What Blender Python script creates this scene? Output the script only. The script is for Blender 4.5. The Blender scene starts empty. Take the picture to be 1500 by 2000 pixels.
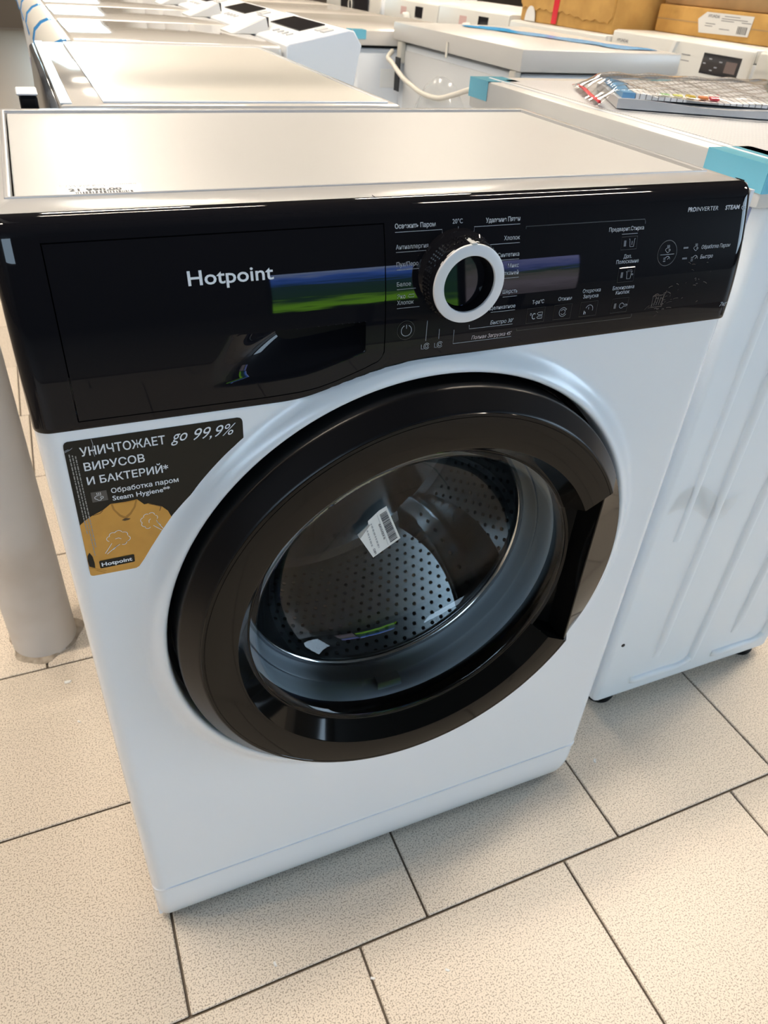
import bpy, bmesh, math, random
from mathutils import Vector, Matrix
random.seed(7)
PI = math.pi
sc = bpy.context.scene
COL = sc.collection

# ------------------------------------------------------------------ camera, world, exposure
cam = bpy.data.cameras.new('camera'); camo = bpy.data.objects.new('camera', cam); COL.objects.link(camo)
cam.sensor_fit = 'HORIZONTAL'; cam.sensor_width = 36.0; cam.lens = 1440.05 / 1500.0 * 36.0
camo.location = (0.0360, -0.4733, 0.9773)
camo.rotation_euler = (0.93005, -0.05855, -0.39923)
cam.clip_start = 0.02; cam.clip_end = 60
cam.dof.use_dof = True; cam.dof.focus_distance = 0.62; cam.dof.aperture_fstop = 20.0
sc.camera = camo
world = bpy.data.worlds.new('world'); sc.world = world; world.use_nodes = True
world.node_tree.nodes['Background'].inputs[0].default_value = (0.9, 0.95, 1.0, 1)
world.node_tree.nodes['Background'].inputs[1].default_value = 0.35
sc.view_settings.view_transform = 'Standard'; sc.view_settings.look = 'None'
sc.view_settings.exposure = 0.0; sc.view_settings.gamma = 1.0; sc.view_settings.use_curve_mapping = False
try:
    sc.cycles.use_denoising = True
    sc.cycles.max_bounces = 10; sc.cycles.transparent_max_bounces = 16
    sc.cycles.caustics_reflective = False; sc.cycles.caustics_refractive = False
    sc.cycles.sample_clamp_indirect = 6.0
except Exception:
    pass
LAMP = 108.0       # radiance of the ceiling lamps
FRONTFILL = 11.5   # radiance of the unseen panes added to fill the machine's front
DAY = 8.0         # radiance of the daylit shop windows

# ------------------------------------------------------------------ materials
MATS = {}
def mat(name, col, rough=0.5, metal=0.0, coat=0.0, spec=0.5, bump=None, speck=None, alpha=None, emit=None, trans=0.0):
    if name in MATS: return MATS[name]
    m = bpy.data.materials.new(name); m.use_nodes = True
    nt = m.node_tree; b = nt.nodes['Principled BSDF']
    c = tuple(col) + (1.0,)
    b.inputs['Base Color'].default_value = c
    b.inputs['Roughness'].default_value = rough; b.inputs['Metallic'].default_value = metal
    b.inputs['Specular IOR Level'].default_value = spec
    b.inputs['Coat Weight'].default_value = coat; b.inputs['Coat Roughness'].default_value = 0.05
    if trans: b.inputs['Transmission Weight'].default_value = trans
    if alpha is not None: b.inputs['Alpha'].default_value = alpha
    if emit: b.inputs['Emission Color'].default_value = c; b.inputs['Emission Strength'].default_value = emit
    tc = None
    if bump or speck: tc = nt.nodes.new('ShaderNodeTexCoord')
    if speck:   # (second colour, scale, low, high)
        c2, scl, lo, hi = speck
        n = nt.nodes.new('ShaderNodeTexNoise'); n.inputs['Scale'].default_value = scl; n.inputs['Detail'].default_value = 3
        nt.links.new(tc.outputs['Object'], n.inputs['Vector'])
        r = nt.nodes.new('ShaderNodeValToRGB'); r.color_ramp.elements[0].position = lo; r.color_ramp.elements[1].position = hi
        r.color_ramp.elements[0].color = tuple(c2) + (1,); r.color_ramp.elements[1].color = c
        nt.links.new(n.outputs['Fac'], r.inputs['Fac']); nt.links.new(r.outputs['Color'], b.inputs['Base Color'])
    if bump:    # (scale, strength)
        n2 = nt.nodes.new('ShaderNodeTexNoise'); n2.inputs['Scale'].default_value = bump[0]; n2.inputs['Detail'].default_value = 2
        nt.links.new(tc.outputs['Object'], n2.inputs['Vector'])
        bp = nt.nodes.new('ShaderNodeBump'); bp.inputs['Strength'].default_value = bump[1]; bp.inputs['Distance'].default_value = 0.002
        nt.links.new(n2.outputs['Fac'], bp.inputs['Height']); nt.links.new(bp.outputs['Normal'], b.inputs['Normal'])
    MATS[name] = m
    return m
def glassy(name, tint, blend, rough=0.02, gcol=(1, 1, 1)):
    """thin clear sheet: transparent with a fresnel gloss"""
    m = bpy.data.materials.new(name); m.use_nodes = True; nt = m.node_tree
    nt.nodes.remove(nt.nodes['Principled BSDF'])
    o = nt.nodes['Material Output']; t = nt.nodes.new('ShaderNodeBsdfTransparent'); g = nt.nodes.new('ShaderNodeBsdfGlossy')
    lw = nt.nodes.new('ShaderNodeLayerWeight'); mx = nt.nodes.new('ShaderNodeMixShader')
    t.inputs['Color'].default_value = tuple(tint) + (1,); g.inputs['Roughness'].default_value = rough; g.inputs['Color'].default_value = tuple(gcol) + (1,)
    lw.inputs['Blend'].default_value = blend
    nt.links.new(lw.outputs['Fresnel'], mx.inputs[0]); nt.links.new(t.outputs[0], mx.inputs[1]); nt.links.new(g.outputs[0], mx.inputs[2])
    nt.links.new(mx.outputs[0], o.inputs['Surface']); MATS[name] = m
    return m
def emission(name, col, strength):
    m = bpy.data.materials.new(name); m.use_nodes = True; nt = m.node_tree
    nt.nodes.remove(nt.nodes['Principled BSDF']); e = nt.nodes.new('ShaderNodeEmission')
    e.inputs[0].default_value = tuple(col) + (1,); e.inputs[1].default_value = strength
    nt.links.new(e.outputs[0], nt.nodes['Material Output'].inputs['Surface']); MATS[name] = m
    return m

WHITE = mat('white_enamel', (0.80, 0.82, 0.85), 0.22, spec=0.5)
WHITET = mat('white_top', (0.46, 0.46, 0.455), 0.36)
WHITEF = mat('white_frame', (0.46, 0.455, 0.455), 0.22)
WHITE2 = mat('white_sheet', (0.72, 0.75, 0.79), 0.4)
WARMW = mat('warm_white_plastic', (0.74, 0.73, 0.69), 0.35)
GLOSSW = mat('glossy_white_top', (0.66, 0.63, 0.59), 0.07, spec=0.9)
GREYP = mat('grey_plastic', (0.52, 0.51, 0.49), 0.35)
GREYL = mat('light_grey_plastic', (0.58, 0.59, 0.60), 0.4)
BLACKG = mat('black_gloss', (0.006, 0.006, 0.008), 0.02, spec=0.22)
BLACKR = mat('black_ring_gloss', (0.006, 0.0055, 0.005), 0.07, spec=0.20)
BLACKM = mat('black_satin', (0.004, 0.004, 0.005), 0.28, spec=0.22)
BLACKD = mat('black_dark', (0.004, 0.004, 0.004), 0.6, spec=0.1)
RUBBER = mat('grey_rubber', (0.33, 0.37, 0.40), 0.42)
STEEL = mat('drum_steel', (0.30, 0.315, 0.32), 0.22, metal=1.0)
STEELD = mat('steel_lip', (0.62, 0.62, 0.62), 0.12, metal=1.0)
INK = mat('white_ink', (0.72, 0.74, 0.78), 0.5)
INKD = mat('dim_ink', (0.40, 0.42, 0.46), 0.5)
INKR = mat('rosy_ink', (0.50, 0.42, 0.42), 0.5)
LEDG = mat('unlit_led', (0.10, 0.10, 0.11), 0.4)
PAPER = mat('paper', (0.82, 0.82, 0.80), 0.6)
DARKINK = mat('dark_ink', (0.04, 0.04, 0.05), 0.6)
GREYINK = mat('grey_ink', (0.22, 0.22, 0.24), 0.6)
TAPE = mat('cyan_tape', (0.16, 0.50, 0.66), 0.18)
TAPEB = mat('blue_tape', (0.04, 0.30, 0.72), 0.2)
FILMB = mat('blue_film', (0.04, 0.40, 0.86), 0.2)
CARD = mat('cardboard', (0.60, 0.35, 0.10), 0.8, speck=((0.50, 0.28, 0.075), 14, 0.35, 0.6))
CARD2 = mat('cardboard_worn', (0.46, 0.30, 0.14), 0.8, speck=((0.33, 0.21, 0.10), 9, 0.35, 0.65))
REDT = mat('red_tape', (0.72, 0.03, 0.05), 0.25)
CORD = mat('cord_cream', (0.70, 0.66, 0.58), 0.45)
POLE = mat('pole_paint', (0.58, 0.55, 0.52), 0.5, speck=((0.50, 0.45, 0.40), 7, 0.28, 0.5))
GRIME = mat('grime', (0.40, 0.335, 0.265), 0.8, speck=((0.24, 0.195, 0.15), 60, 0.36, 0.6))
SCREEN = mat('dark_display', (0.015, 0.015, 0.02), 0.08, spec=0.7)
ORANGE = mat('print_orange', (0.62, 0.31, 0.055), 0.3, speck=((0.55, 0.265, 0.045), 60, 0.3, 0.7))
ORANGED = mat('print_orange_dark', (0.36, 0.165, 0.025), 0.3)
PRINTB = mat('print_black', (0.016, 0.015, 0.012), 0.25, spec=0.2)
PRINTG = mat('print_grey', (0.07, 0.065, 0.06), 0.3)
GLASS = glassy('door_glass', (0.93, 0.95, 0.955), 0.24)
FILM = glassy('clear_film', (0.97, 0.97, 0.97), 0.22, 0.06)
FILMT = glassy('clear_tape_film', (0.985, 0.98, 0.97), 0.10, 0.10)
MILKY = mat('milky_film', (0.74, 0.76, 0.77), 0.10, alpha=0.45, spec=0.8)

# ------------------------------------------------------------------ mesh helpers
class G:
    def __init__(s): s.v = []; s.f = []
    def add(s, vs, fs):
        o = len(s.v); s.v += [tuple(q) for q in vs]; s.f += [tuple(i + o for i in f) for f in fs]; return s
    def box(s, x0, x1, y0, y1, z0, z1):
        return s.add([(x0,y0,z0),(x1,y0,z0),(x1,y1,z0),(x0,y1,z0),(x0,y0,z1),(x1,y0,z1),(x1,y1,z1),(x0,y1,z1)],
                     [(0,3,2,1),(4,5,6,7),(0,1,5,4),(1,2,6,5),(2,3,7,6),(3,0,4,7)])
    def hexa(s, b, t):   # 4 bottom + 4 top points
        return s.add(list(b) + list(t), [(0,3,2,1),(4,5,6,7),(0,1,5,4),(1,2,6,5),(2,3,7,6),(3,0,4,7)])
    def prism(s, pts, d):     # polygon points + extrusion vector
        n = len(pts); d = Vector(d)
        vs = [Vector(q) for q in pts]; vs += [q + d for q in vs]
        return s.add(vs, [tuple(range(n))[::-1], tuple(range(n, 2*n))] + [(i, (i+1) % n, n + (i+1) % n, n + i) for i in range(n)])
    def grid(s, fn, us, vs_):
        nu, nv = len(us), len(vs_); pts = [fn(u, v) for u in us for v in vs_]
        return s.add(pts, [(i*nv+j, (i+1)*nv+j, (i+1)*nv+j+1, i*nv+j+1) for i in range(nu-1) for j in range(nv-1)])
    def lathe_y(s, prof, cx, cz, n=96, a0=0.0, a1=2*PI):    # profile (r, y) about an axis along y
        full = abs(a1 - a0 - 2*PI) < 1e-6; m = n if full else n + 1
        vs = []
        for i in range(m):
            a = a0 + (a1 - a0) * i / n
            vs += [(cx + r*math.cos(a), y, cz + r*math.sin(a)) for r, y in prof]
        k = len(prof); fs = []
        for i in range(n):
            j = (i+1) % m
            for q in range(k-1): fs.append((i*k+q, i*k+q+1, j*k+q+1, j*k+q))
        return s.add(vs, fs)
    def lathe_z(s, prof, cx, cy, n=48):
        vs = []
        for i in range(n):
            a = 2*PI*i/n; vs += [(cx + r*math.cos(a), cy + r*math.sin(a), z) for r, z in prof]
        k = len(prof)
        return s.add(vs, [(i*k+q, ((i+1) % n)*k+q, ((i+1) % n)*k+q+1, i*k+q+1) for i in range(n) for q in range(k-1)])
    def tube(s, pts, r, n=8):
        pts = [Vector(q) for q in pts]; rings = []; up = Vector((0, 0, 1))
        for i, q in enumerate(pts):
            t = (pts[min(i+1, len(pts)-1)] - pts[max(i-1, 0)]).normalized()
            a = t.cross(up); a = t.cross(Vector((1, 0, 0))) if a.length < 0.05 else a
            a.normalize(); b = a.cross(t); rr = r[i] if isinstance(r, (list, tuple)) else r
            rings.append([q + (a*math.cos(2*PI*k/n) + b*math.sin(2*PI*k/n))*rr for k in range(n)])
        vs = [q for g in rings for q in g]; m = len(rings)
        return s.add(vs, [(i*n+k, i*n+(k+1) % n, (i+1)*n+(k+1) % n, (i+1)*n+k) for i in range(m-1) for k in range(n)]
                     + [tuple(range(n))[::-1], tuple(range((m-1)*n, m*n))])
def spline(pts, n=10):
    P = [Vector(q) for q in pts]; out = []
    for i in range(len(P)-1):
        a, b, c, d = P[max(i-1, 0)], P[i], P[i+1], P[min(i+2, len(P)-1)]
        for k in range(n):
            t = k/n
            out.append(0.5*((2*b) + (c-a)*t + (2*a-5*b+4*c-d)*t*t + (3*b-a-3*c+d)*t**3))
    out.append(P[-1]); return out
def obj(name, g, m, parent=None, smooth=35, bev=None, loc=None):
    me = bpy.data.meshes.new(name); me.from_pydata(g.v, [], g.f); me.update()
    bm = bmesh.new(); bm.from_mesh(me)
    if bev:
        bmesh.ops.bevel(bm, geom=bm.edges[:], offset=bev[0], segments=bev[1], profile=0.5, affect='EDGES', clamp_overlap=True)
    bmesh.ops.recalc_face_normals(bm, faces=bm.faces[:])
    bm.to_mesh(me); bm.free()
    if smooth:
        me.shade_smooth()
        try: me.set_sharp_from_angle(angle=math.radians(smooth))
        except Exception: pass
    me.materials.append(m)
    o = bpy.data.objects.new(name, me); COL.objects.link(o)
    if parent: o.parent = parent
    if loc: o.location = loc
    return o
def tag(o, label=None, cat=None, group=None, kind=None):
    if label: o['label'] = label
    if cat: o['category'] = cat
    if group: o['group'] = group
    if kind: o['kind'] = kind
    return o
def thing(name, label, cat, loc=(0, 0, 0), rotz=0.0, group=None):
    o = bpy.data.objects.new(name, None); COL.objects.link(o); o.empty_display_size = 0.05
    o.location = loc; o.rotation_euler = (0, 0, rotz)
    return tag(o, label, cat, group)
def copy_tree(o, parent=None):
    c = o.copy(); COL.objects.link(c); c.parent = parent
    for ch in [q for q in list(bpy.data.objects) if q.parent == o]: copy_tree(ch, c)
    return c
def interp(x, xs, ys):
    if x <= xs[0]: return ys[0]
    for i in range(len(xs)-1):
        if x <= xs[i+1]: return ys[i] + (ys[i+1]-ys[i])*(x-xs[i])/(xs[i+1]-xs[i])
    return ys[-1]
def sm(t): t = max(0.0, min(1.0, t)); return t*t*(3-2*t)
def lin(a, b, n): return [a + (b-a)*i/(n-1) for i in range(n)]

def text_mesh(txt, bold=0.0, shear=0.0, spacing=1.0):
    cu = bpy.data.curves.new('lettering', 'FONT'); cu.body = txt; cu.size = 1.0; cu.resolution_u = 3
    cu.offset = bold; cu.shear = shear; cu.space_character = spacing; cu.fill_mode = 'FRONT'
    o = bpy.data.objects.new('lettering', cu); COL.objects.link(o)
    dg = bpy.context.evaluated_depsgraph_get()
    me = bpy.data.meshes.new_from_object(o.evaluated_get(dg))
    vs = [tuple(v.co) for v in me.vertices]; fs = [tuple(p.vertices) for p in me.polygons]
    bpy.data.objects.remove(o); bpy.data.curves.remove(cu); bpy.data.meshes.remove(me)
    return vs, fs
CAPH = 0.73
def lettering(txt, place, x0, x1, zb, cap, m, parent, bold=0.008, shear=0.0, name='lettering'):
    """place(x, z) gives the point on the surface; text runs from x0 to x1 on baseline zb"""
    vs, fs = text_mesh(txt, bold, shear)
    if not vs: return None
    a = min(v[0] for v in vs); b = max(v[0] for v in vs)
    sx = (x1-x0)/(b-a); sz = cap/CAPH
    g = G(); g.add([place(x0 + (v[0]-a)*sx, zb + v[1]*sz) for v in vs], fs)
    return obj(name, g, m, parent, smooth=0)
def stroke(paths, place, w, m, parent, name='icon', g=None):
    """flat ribbons on a surface, paths in (x, z)"""
    own = g is None; g = g or G()
    for P in paths:
        P = [Vector((q[0], q[1])) for q in P]; L = []; R = []
        for i, q in enumerate(P):
            t = P[min(i+1, len(P)-1)] - P[max(i-1, 0)]
            if P[0] == P[-1] and i in (0, len(P)-1): t = P[1] - P[-2]
            t.normalize(); nrm = Vector((-t.y, t.x)) * w * 0.5
            L.append(place(*(q + nrm))); R.append(place(*(q - nrm)))
        n = len(P); g.add(L + R, [(i, i+1, n+i+1, n+i) for i in range(n-1)])
    return obj(name, g, m, parent, smooth=0) if own else g
def arc(cx, cz, r, a0, a1, n=14, rz=None):
    rz = r if rz is None else rz
    return [(cx + r*math.cos(math.radians(a0 + (a1-a0)*i/n)), cz + rz*math.sin(math.radians(a0 + (a1-a0)*i/n))) for i in range(n+1)]

# ------------------------------------------------------------------ the setting
TILE = mat('granite_tile', (0.72, 0.63, 0.525), 0.36, speck=((0.34, 0.275, 0.21), 520, 0.38, 0.49), bump=(180, 0.05))
nt = TILE.node_tree     # a little cloudiness from tile to tile
b_ = nt.nodes['Principled BSDF']; oi = nt.nodes.new('ShaderNodeObjectInfo'); hs = nt.nodes.new('ShaderNodeHueSaturation')
mr = nt.nodes.new('ShaderNodeMapRange'); mr.inputs['To Min'].default_value = 0.95; mr.inputs['To Max'].default_value = 1.05
nt.links.new(oi.outputs['Random'], mr.inputs['Value']); nt.links.new(mr.outputs[0], hs.inputs['Value'])
src = b_.inputs['Base Color'].links[0].from_socket; nt.links.new(src, hs.inputs['Color']); nt.links.new(hs.outputs[0], b_.inputs['Base Color'])
GROUT = mat('grout', (0.17, 0.14, 0.11), 0.9)
WALLM = mat('wall_paint', (0.15, 0.125, 0.10), 0.7)
CEILM = mat('ceiling_paint', (0.08, 0.078, 0.075), 0.8)
X0, X1, Y0, Y1, ZC = -4.5, 8.0, -6.0, 12.0, 3.4
floor = obj('floor', G().box(X0, X1, Y0, Y1, -0.12, -0.004), GROUT, None, smooth=0); tag(floor, 'speckled beige granite tile floor', None, kind='structure')
del floor['label']
row_y = [-1.005 + 0.2985*k for k in range(-4, 18)]
offs = {2: 0.013, 1: 0.221, 4: -0.107, 3: 0.09, 5: 0.10}
tile_me = None
for k in range(-4, 12):
    yb = -0.105 + 0.298*(k - 2) 
    off = {2: 0.013, 1: 0.221, 3: 0.115, 4: -0.107, 5: 0.06, 6: 0.20, 7: -0.123}.get(k, (0.137*k) % 0.302)
    for j in range(-6, 12):
        xb = off + 0.3022*j
        if xb < -1.3 or xb > 2.4: continue
        if tile_me is None:
            t = obj('tile', G().box(0.0015, 0.3005, 0.0015, 0.2965, -0.0042, 0.0), TILE, floor, smooth=0, bev=(0.0012, 1)); tile_me = t.data
        else:
            t = bpy.data.objects.new('tile', tile_me); COL.objects.link(t); t.parent = floor
        t.location = (xb, yb, 0)
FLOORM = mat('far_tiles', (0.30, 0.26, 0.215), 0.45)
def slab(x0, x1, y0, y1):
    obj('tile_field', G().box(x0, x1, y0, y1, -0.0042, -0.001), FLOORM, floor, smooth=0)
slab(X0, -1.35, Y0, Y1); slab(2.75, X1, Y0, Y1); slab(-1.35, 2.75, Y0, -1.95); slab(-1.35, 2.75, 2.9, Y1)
obj('ceiling', G().box(X0, X1, Y0, Y1, ZC, ZC+0.1), CEILM, None, smooth=0)['kind'] = 'structure'
obj('wall_back', G().box(X0, X1, Y1, Y1+0.1, 0, ZC), WALLM, None, smooth=0)['kind'] = 'structure'
obj('wall_left', G().box(X0-0.1, X0, Y0, Y1, 0, ZC), WALLM, None, smooth=0)['kind'] = 'structure'
obj('wall_right', G().box(X1, X1+0.1, Y0, Y1, 0, ZC), WALLM, None, smooth=0)['kind'] = 'structure'
WALLD = mat('wall_dark', (0.10, 0.095, 0.09), 0.7)
obj('wall_front', G().box(X0, X1, Y0-0.1, Y0, 0, ZC), WALLD, None, smooth=0)['kind'] = 'structure'
DAYM = emission('daylight_pane', (0.60, 0.88, 1.0), DAY)
FILLM = emission('street_daylight', (0.60, 0.80, 1.0), FRONTFILL)  # cool glow of the added fill panes
def unseen_window(n, x0, x1, y0, y1, z0, z1, along, DAYM):
    w = bpy.data.objects.new('window_%d' % n, None); COL.objects.link(w); w['kind'] = 'structure'
    g = G(); t = 0.05
    if along == 'x':
        obj('pane', G().box(x0, x1, y0, y1, z0, z1), DAYM, w, smooth=0)
        for a, b in ((x0-t, x0), (x1, x1+t)): g.box(a, b, y0-0.03, y1+0.03, z0-t, z1+t)
        g.box(x0, x1, y0-0.03, y1+0.03, z0-t, z0); g.box(x0, x1, y0-0.03, y1+0.03, z1, z1+t)
    else:
        obj('pane', G().box(x0, x1, y0, y1, z0, z1), DAYM, w, smooth=0)
        for a, b in ((y0-t, y0), (y1, y1+t)): g.box(x0-0.03, x1+0.03, a, b, z0-t, z1+t)
        g.box(x0-0.03, x1+0.03, y0, y1, z0-t, z0); g.box(x0-0.03, x1+0.03, y0, y1, z1, z1+t)
    obj('window_frame', g, WHITE2, w, smooth=0)
unseen_window(1, 0.25, 1.15, Y1-0.06, Y1-0.01, 0.9, 2.5, 'x', DAYM)
unseen_window(2, X1-0.06, X1-0.01, -5.9, -2.2, 0.5, 2.6, 'y', FILLM)  # unseen pane added on the right wall to light the fronts coolly
unseen_window(3, -4.4, -0.6, Y0+0.01, Y0+0.06, 2.15, 3.34, 'x', FILLM)  # unseen pane added high at left as front fill, clear of panel reflections

# ceiling lamps
HOUS = mat('lamp_housing', (0.8, 0.8, 0.8), 0.4)
LAMPM = emission('lamp_diffuser', (1.0, 0.87, 0.71), LAMP)
lamp0 = None
for (lx, ly) in [(-0.95, 0.45), (2.1, 0.45), (4.6, 0.45), (-3.3, 0.45), (-2.0, 3.2), (0.6, 3.2), (3.2, 3.2), (0.6, 6.2), (3.4, 6.2), (0.6, 9.0), (5.4, 1.0)]:
    if lamp0 is None:
        lamp0 = thing('ceiling_light', 'white linear ceiling light hanging over the shop floor', 'lamp', (lx, ly, ZC), 0, 'linear ceiling lights of the shop')
        obj('housing', G().box(-0.62, 0.62, -0.09, 0.09, -0.06, 0.0), HOUS, lamp0, smooth=0, bev=(0.008, 2))
        obj('diffuser', G().box(-0.60, 0.60, -0.075, 0.075, -0.072, -0.0602), LAMPM, lamp0, smooth=0)
    else:
        c = copy_tree(lamp0); c.location = (lx, ly, ZC)

# ------------------------------------------------------------------ the main washing machine
W, D, H = 0.595, 0.397, 0.8445
CX, CZ = 0.2964, 0.4842
wm = thing('washing_machine', 'white front-loading washing machine with black control panel and black door ring in the foreground', 'washing machine')

# cabinet (thin sheet walls)
g = G()
g.box(0.0, 0.004, 0.016, D, 0.012, H-0.004); g.box(W-0.004, W, 0.016, D, 0.012, H-0.004)
g.box(0.004, W-0.004, D-0.004, D, 0.012, H-0.004); g.box(0.004, W-0.004, 0.02, D-0.004, 0.012, 0.016)
obj('cabinet', g, WHITE, wm, smooth=0)
for fx in (0.05, W-0.05):
    for fy in (0.06, D-0.05):
        obj('foot', G().lathe_z([(0.0, 0.0), (0.02, 0.0), (0.022, 0.004), (0.012, 0.012), (0.0, 0.0125)], fx, fy, 24), BLACKM, wm)
# front sheet: height field with rounded sides, plinth tuck and bulge round the door
def corner(x, r=0.014):
    d = min(x, W-x)
    return r - math.sqrt(max(0.0, r*r - (r-d)**2)) if d < r else 0.0
BX = [0.0, 0.18, 0.19, 0.2056, 0.2274, 0.2554, 0.28, 0.36, 0.595]; BZ = [0.7125, 0.7116, 0.7130, 0.7171, 0.7226, 0.7288, 0.7312, 0.7322, 0.7334]
def zbot_(x): return sum(interp(x + d, BX, BZ) for d in (-0.012, -0.006, 0, 0.006, 0.012))/5
def front_y(x, z):
    y = corner(x)
    r = math.hypot(x-CX, z-CZ)
    y -= 0.010*sm((0.2575-r)/0.020)
    if r < 0.2365: y += 0.022*sm((0.2365-r)/0.005)
    if z > 0.70: y += 0.012*sm((z - zbot_(x) - 0.001)/0.004)
    if z < 0.07: y += 0.018*((0.07-z)/0.07)**2
    if abs(z-0.0925) < 0.0030: y -= 0.0014
    if z < 0.0925: y += 0.0004
    return y
xs = sorted(set([0.0, 0.0005, 0.0015, 0.003, 0.005, 0.008, 0.011, 0.014] + lin(0.017, W-0.017, 220) + [W-q for q in (0.0, 0.0005, 0.0015, 0.003, 0.005, 0.008, 0.011, 0.014)]))
zs = sorted(set(lin(0.010, 0.088, 22) + [0.0895, 0.0902, 0.0915, 0.0935, 0.0948, 0.0955] + lin(0.098, 0.745, 250)))
g = G(); nz = len(zs)
pts = [(x, front_y(x, z), z) for x in xs for z in zs]
fs = []
for i in range(len(xs)-1):
    for j in range(nz-1):
        xm, zm = (xs[i]+xs[i+1])/2, (zs[j]+zs[j+1])/2
        if math.hypot(xm-CX, zm-CZ) < 0.2400: continue
        fs.append((i*nz+j, (i+1)*nz+j, (i+1)*nz+j+1, i*nz+j+1))
g.add(pts, fs)
obj('front_panel', g, WHITE, wm, smooth=50)
lipP = [(r, -0.010*sm((0.2575-r)/0.020) - 0.0002) for r in (.2470, .2455, .2440, .2425, .2410, .2395, .2380)] + [(.2366, -.0093), (.2358, -.0080), (.2354, -.0060), (.2350, .0), (.2350, .014)]
obj('door_surround', G().lathe_y(lipP, CX, CZ, 160), WHITE, wm, smooth=60)
# inner collar behind the front opening
obj('door_collar', G().lathe_y([(0.2300, 0.012), (0.2300, 0.03), (0.170, 0.032)], CX, CZ, 96), BLACKM, wm)

# top: frame with a sunk plate
g = G(); zt = H
ix0, ix1, iy0, iy1 = 0.0175, 0.582, 0.068, 0.378
def frame(g, ax0, ax1, ay0, ay1, bx0, bx1, by0, by1, z0, z1):
    A = [(ax0, ay0), (ax1, ay0), (ax1, ay1), (ax0, ay1)]; B = [(bx0, by0), (bx1, by0), (bx1, by1), (bx0, by1)]
    vs = [(x, y, z1) for x, y in A] + [(x, y, z1) for x, y in B] + [(x, y, z0) for x, y in A] + [(x, y, z0) for x, y in B]
    f = []
    for i in range(4):
        j = (i+1) % 4
        f += [(i, j, 4+j, 4+i), (8+i, 12+i, 12+j, 8+j), (i, 8+i, 8+j, j), (4+i, 4+j, 12+j, 12+i)]
    g.add(vs, f)
frame(g, 0.0, W, 0.024, D, ix0, ix1, iy0, iy1, H-0.022, H)
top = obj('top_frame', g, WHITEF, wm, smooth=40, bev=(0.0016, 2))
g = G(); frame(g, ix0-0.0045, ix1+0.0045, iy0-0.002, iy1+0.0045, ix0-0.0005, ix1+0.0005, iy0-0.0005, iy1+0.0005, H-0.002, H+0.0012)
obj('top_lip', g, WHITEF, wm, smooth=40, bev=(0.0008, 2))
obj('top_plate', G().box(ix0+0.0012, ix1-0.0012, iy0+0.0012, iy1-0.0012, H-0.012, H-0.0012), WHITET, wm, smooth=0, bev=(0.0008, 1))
obj('top_underlay', G().box(0.003, W-0.003, 0.03, D-0.003, H-0.024, H-0.0125), BLACKD, wm, smooth=0)

# control panel
PZ = [0.70, 0.733, 0.754, 0.778, 0.796, 0.814, 0.831, 0.838]; PY = [-0.0025, -0.0025, -0.0018, 0.0012, 0.0036, 0.0068, 0.0108, 0.0130]
def fit_poly():
    # smooth quadratic-like profile through the samples
    return lambda z: -0.0024 + (0.0 if z < 0.742 else 1.62*(z-0.742)**2 + 0.012*(z-0.742))
prof_y = fit_poly()
def panel_y(x, z): return prof_y(z) + corner(x, 0.012)
def on_panel(lift): return lambda x, z: (x, panel_y(x, z) - lift, z)
zbot = zbot_
DX = [0.0295, 0.16, 0.19, 0.2069, 0.2421, 0.2493]; DZ = [0.7197, 0.7184, 0.7192, 0.7225, 0.7340, 0.7385]
def zdraw(x):
    z = sum(interp(x + d, DX, DZ) for d in (-0.008, 0, 0.008))/3
    if x > 0.2433: z += 0.006 - math.sqrt(max(0, 0.006**2 - (x-0.2433)**2))
    return z
dl, dr, dt = 0.0295, 0.2493, 0.8316; GAP = 0.0008
ZTOP = 0.838
def cp_col(x, za, zc, n, top=False, bottom=False):
    c = corner(x, 0.012); col = []
    if bottom: col += [(x, panel_y(x, za)+0.018, za+0.0005), (x, panel_y(x, za)+0.0015, za), (x, panel_y(x, za)+0.0003, za+0.0008)]
    else: col += [(x, panel_y(x, za)+0.006, za)]
    for z in lin(za + (0.0016 if bottom else 0), zc, n): col.append((x, panel_y(x, z), z))
    if top:   # round-over on to the top
        y0 = panel_y(x, ZTOP); R = 0.0075
        for k in range(1, 8):
            a = PI/2*k/7*0.92
            col.append((x, y0 + 0.004*math.sin(a)*0.6 + R*(1-math.cos(a)) + 0.0015*k/7, ZTOP + R*0.93*math.sin(a)))
        col.append((x, 0.030, H+0.0006)); col.append((x, 0.030, H-0.012))
    else: col.append((x, panel_y(x, zc)+0.006, zc))
    return col
def patch(g, xs, fa, fc, n, top=False, bottom=False, skirtl=True, skirtr=True):
    cols = [cp_col(x, fa(x), fc(x), n, top, bottom) for x in xs]
    if skirtl: cols.insert(0, [(p[0], p[1]+0.006, p[2]) for p in cols[0]])
    if skirtr: cols.append([(p[0], p[1]+0.006, p[2]) for p in cols[-1]])
    m = len(cols[0])
    g.add([p for c in cols for p in c], [(i*m+j, (i+1)*m+j, (i+1)*m+j+1, i*m+j+1) for i in range(len(cols)-1) for j in range(m-1)])
EDGE = [0.0, 0.0004, 0.0012, 0.0025, 0.0045, 0.007, 0.0095, 0.012]
g = G()
patch(g, EDGE + lin(0.015, dl-GAP, 8), zbot, lambda x: ZTOP, 40, True, True)
patch(g, lin(dl-GAP, dr+GAP, 90), lambda x: dt+GAP, lambda x: ZTOP, 6, True, False, False, False)
patch(g, lin(dl-GAP, dr+GAP, 90), zbot, lambda x: zdraw(min(max(x, dl), dr))-GAP, 6, False, True, False, False)
patch(g, lin(dr+GAP, W-0.015, 120) + [W-q for q in EDGE[::-1]], zbot, lambda x: ZTOP, 40, True, True)
cp = obj('control_panel', g, BLACKG, wm, smooth=40)
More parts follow.
